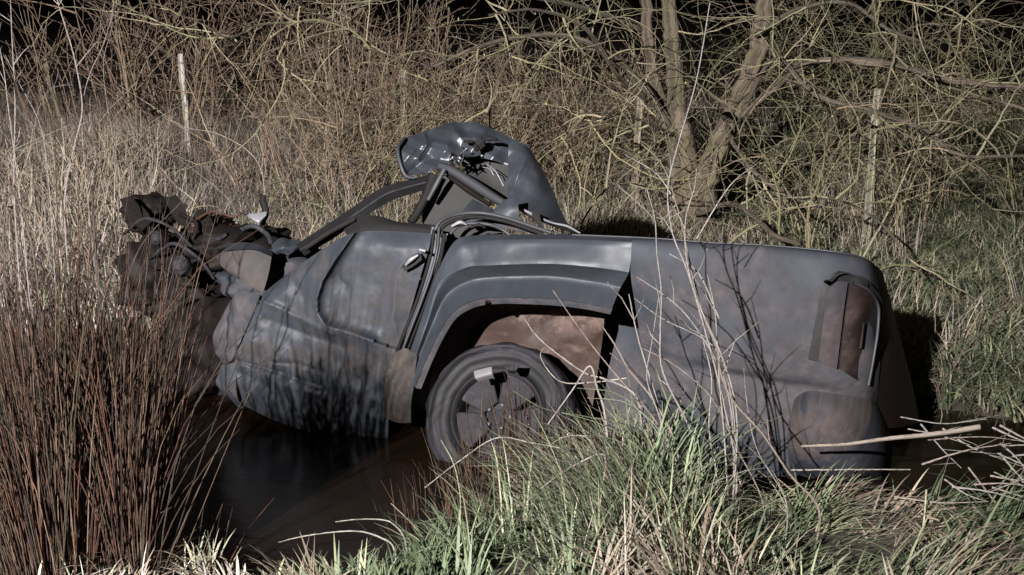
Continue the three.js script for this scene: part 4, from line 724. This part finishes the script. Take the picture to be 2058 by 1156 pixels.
// scrub: every bush is a thing; a few kinds are grown and copied
function bush(stems, h, opt, spread) { const b = new Mesher(), bud = new Mesher(); for (let k = 0; k < stems; k++) { const q = rnd() * 6.283, r = spread * Math.sqrt(rnd()); grow(b, bud, V(Math.cos(q) * r, -.05, Math.sin(q) * r), V(Math.cos(q) * rr(0, .5), 1, Math.sin(q) * rr(0, .5)).normalize(), h * rr(.6, 1.1), rr(.005, .012), 0, opt); } return [b.geometry(), bud.p.length ? bud.geometry() : null]; }
const caneOpt = { step: .12, wild: .13, rise: .1, droop: .35, min: .0028, levels: 2, dens: [3.5, 3.5], buds: .08, cols: [[.22, .15, .105], [.26, .19, .13], [.29, .23, .155], [.16, .11, .08]], budCols: [[.3, .27, .15]] };
const hedgeOpt = { step: .07, wild: .17, rise: .0, droop: .5, min: .002, levels: 2, dens: [3, 3.2], buds: .25, cols: [[.2, .18, .1], [.24, .22, .13], [.17, .16, .08], [.22, .17, .12]], budCols: BUD };
const strawOpt = { step: .12, wild: .16, rise: .05, droop: .5, min: .0024, levels: 1, dens: [4], buds: 0, cols: [[.34, .28, .2], [.3, .23, .18], [.38, .33, .25]], budCols: BUD };
const kinds = {
  cane: [bush(20, 1.2, caneOpt, .4), bush(18, 1.1, caneOpt, .45), bush(20, 1.3, caneOpt, .5)],
  hedge: [bush(7, 1.9, hedgeOpt, .4), bush(7, 1.8, hedgeOpt, .45), bush(6, 2.1, hedgeOpt, .4)],
  straw: [bush(26, .75, strawOpt, .4), bush(24, .65, strawOpt, .45)]
};
function plant(kind, name, label, cat, grp, x, z, s) {
  const [g, bu] = kinds[kind][Math.floor(rnd() * kinds[kind].length)], t = group(name, V(x, ground(x, z), z)); t.rotation.y = rnd() * 6.283; t.scale.setScalar(s); tag(t, label, cat, grp);
  const m = new THREE.Mesh(g, woodMat); m.name = 'branches'; m.userData.kind = 'stuff'; t.add(m); if (bu) { const k = new THREE.Mesh(bu, leafMat); k.name = 'buds'; k.userData.kind = 'stuff'; t.add(k); } shade(t);
}
const keepClear = (px, z) => (z > -10.2 && px > 1180 && px < 1580) || (z > -13.4 && px > 250 && px < 490) || (z > -11.6 && px > 775 && px < 840);
function thicket(n, zr, pr, ...rest) { for (let k = 0; k < n;) { const z = -rr(...zr), px = rr(...pr); if (keepClear(px, z)) continue; const [a, b, c, d, e, s0, s1] = rest; const sc = rr(s0, s1), size = sc > (s0 + s1) / 2 ? 'tall' : 'low'; plant(a, b, c(px, -z, size), d, e, (px - 1029) / FOCAL * -z, z, sc); k++; } }
thicket(9, [8.4, 11], [520, 1250], 'hedge', 'bare_shrub', (px, z, s) => `${s} straw coloured bare shrub ${z > 9.7 ? 'back among' : 'in front of'} the brambles ${px < 800 ? 'behind the windscreen pillar' : 'behind the crumpled roof'}`, 'bush', 'bare shrubs among the brambles', .6, .9);
thicket(17, [8.8, 14], [440, 1300], 'cane', 'bramble_bush', (px, z, s) => `${s} reddish leafless bramble bush ${z > 11.5 ? 'far behind' : 'close behind'} ${px < 640 ? 'the crushed front of the wreck' : px < 800 ? 'the windscreen pillar' : px < 1100 ? 'the crumpled roof' : 'the gap between roof and tree trunk'}`, 'bush', 'brambles left of the tree', .75, 1.2);
thicket(16, [7.8, 12.5], [1480, 2180], 'hedge', 'hedge_bush', (px, z, s) => `${s} olive bare bush ${z > 10.2 ? 'deep in thicket' : 'fronting thicket'} ${px < 1600 ? 'beside the tree trunk' : px < 1850 ? 'around the lichen covered post' : 'beyond the rear end of the wreck'}`, 'bush', 'thicket right of the tree', .7, 1.15);
thicket(14, [8, 13], [-150, 480], 'straw', 'dead_weed_clump', (px, z, s) => `${s} clump of pale dead weeds ${z > 10.5 ? 'far out' : 'near the ditch'} ${px < 200 ? 'among the bare saplings' : 'in the grass by the white post'}`, 'weeds', 'dead weeds in the field', .7, 1.1);
thicket(10, [15, 18], [150, 760], 'cane', 'far_bush', (px, z, s) => `${s} dim reddish bush far back in the dark ${px < 400 ? 'past the white post' : 'past the crushed front of the wreck'}`, 'bush', 'bushes far back in the dark', 1.2, 1.9);
thicket(10, [14.5, 19], [760, 2150], 'hedge', 'far_bush', (px, z, s) => `${s} dim bare bush far back in the dark ${px < 800 ? 'past the white post' : px < 1400 ? 'past the crumpled roof' : 'past the thicket by the tree'}`, 'bush', 'bushes far back in the dark', 1.2, 1.8);

// ---------------------------------------------------------------- sticks and splintered wood on the bank
for (const [label, name, p, z, w0, w1, c, t] of [
  ['long pale broken stick lying across the rear bumper', 'broken_stick', [[1970, 858], [1880, 872], [1780, 882], [1700, 893], [1610, 897]], [4.05, 4.12], .011, .005, [.2, .17, .14], 0],
  ['thin straight twig lying under the rear bumper', 'fallen_twig', [[1590, 945], [1720, 944], [1830, 944]], [4.1, 4.15], .003, .002, [.3, .27, .23], 0],
  ['thick reddish stick slanting down through the grass', 'fallen_stick', [[1500, 1170], [1470, 1100], [1440, 1050], [1408, 1005]], [3.62, 3.85], .011, .007, [.27, .19, .14], 1],
  ['short upright stub standing in front of the splintered wood', 'wood_stub', [[1852, 1092], [1858, 1040], [1862, 985]], [3.85, 3.95], .004, .003, [.36, .34, .24], 0]]) tag(stalk(name, label, 'stick', null, p, z, w0, w1, c, t, false), label, 'stick');
for (let k = 0; k < 26; k++) {
  const x0 = rr(1790, 2080), y0 = rr(830, 1000), a = rr(-.5, .9), L = rr(90, 240), pts = [[x0, y0], [x0 + Math.cos(a) * L * .5, y0 + Math.sin(a) * L * .5 + rr(-12, 12)], [x0 + Math.cos(a) * L, y0 + Math.sin(a) * L]];
  stalk('thin_twig', 'thin grey twig in the tangle beside the splintered wood', 'twig', 'twigs beside the splintered wood', pts, [4.2 - (y0 - 830) / 900, 4.1 - (y0 - 830) / 900], rr(.002, .0045), .0014, pick([GREY, [.26, .22, .19]]), 2, false);
}
{
  const woodPale = new THREE.MeshStandardMaterial({ map: dataTexture(128, (x, y) => mix3([.3, .23, .155], [.13, .09, .065], fbm(x * 4, y * 30, 4, 4)), true), roughness: .8 });
  for (let k = 0; k < 80; k++) {
    const big = k === 0, px = big ? 2012 : rr(1820, 2075), py = big ? 1000 : rr(985, 1085), p = onGround(px, py + 12), L = big ? .13 : rr(.02, .09), w = big ? .04 : rr(.002, .008), t = big ? .014 : rr(.002, .005);
    const s = new THREE.Shape([[-L / 2, -w * .3], [-L * .1, -w * .5], [L * .42, -w * .2], [L / 2, w * .1], [L * .2, w * .4], [-L * .3, w * .5], [-L * .48, w * .15]].map(a => new THREE.Vector2(...a)));
    const m = new THREE.Mesh(new THREE.ExtrudeGeometry(s, { depth: t, bevelSize: .001, bevelThickness: .001, bevelSegments: 1 }), woodPale); m.name = numbered('wood_splinter');
    m.position.copy(p).add(V(0, big ? .06 : .012 + rnd() * .03, 0)); m.rotation.set(big ? -.8 : rr(-1.7, -1.2), rr(-.4, .4), big ? -.9 : rr(-3, 3)); scene.add(shade(m));
    tag(m, big ? 'largest bright wood splinter standing up from the pile of chips' : 'small pale wood splinter on the bank beside the rear bumper', 'wood splinter', big ? null : 'wood splinters on the bank');
  }
}
renderer.render(scene, camera);
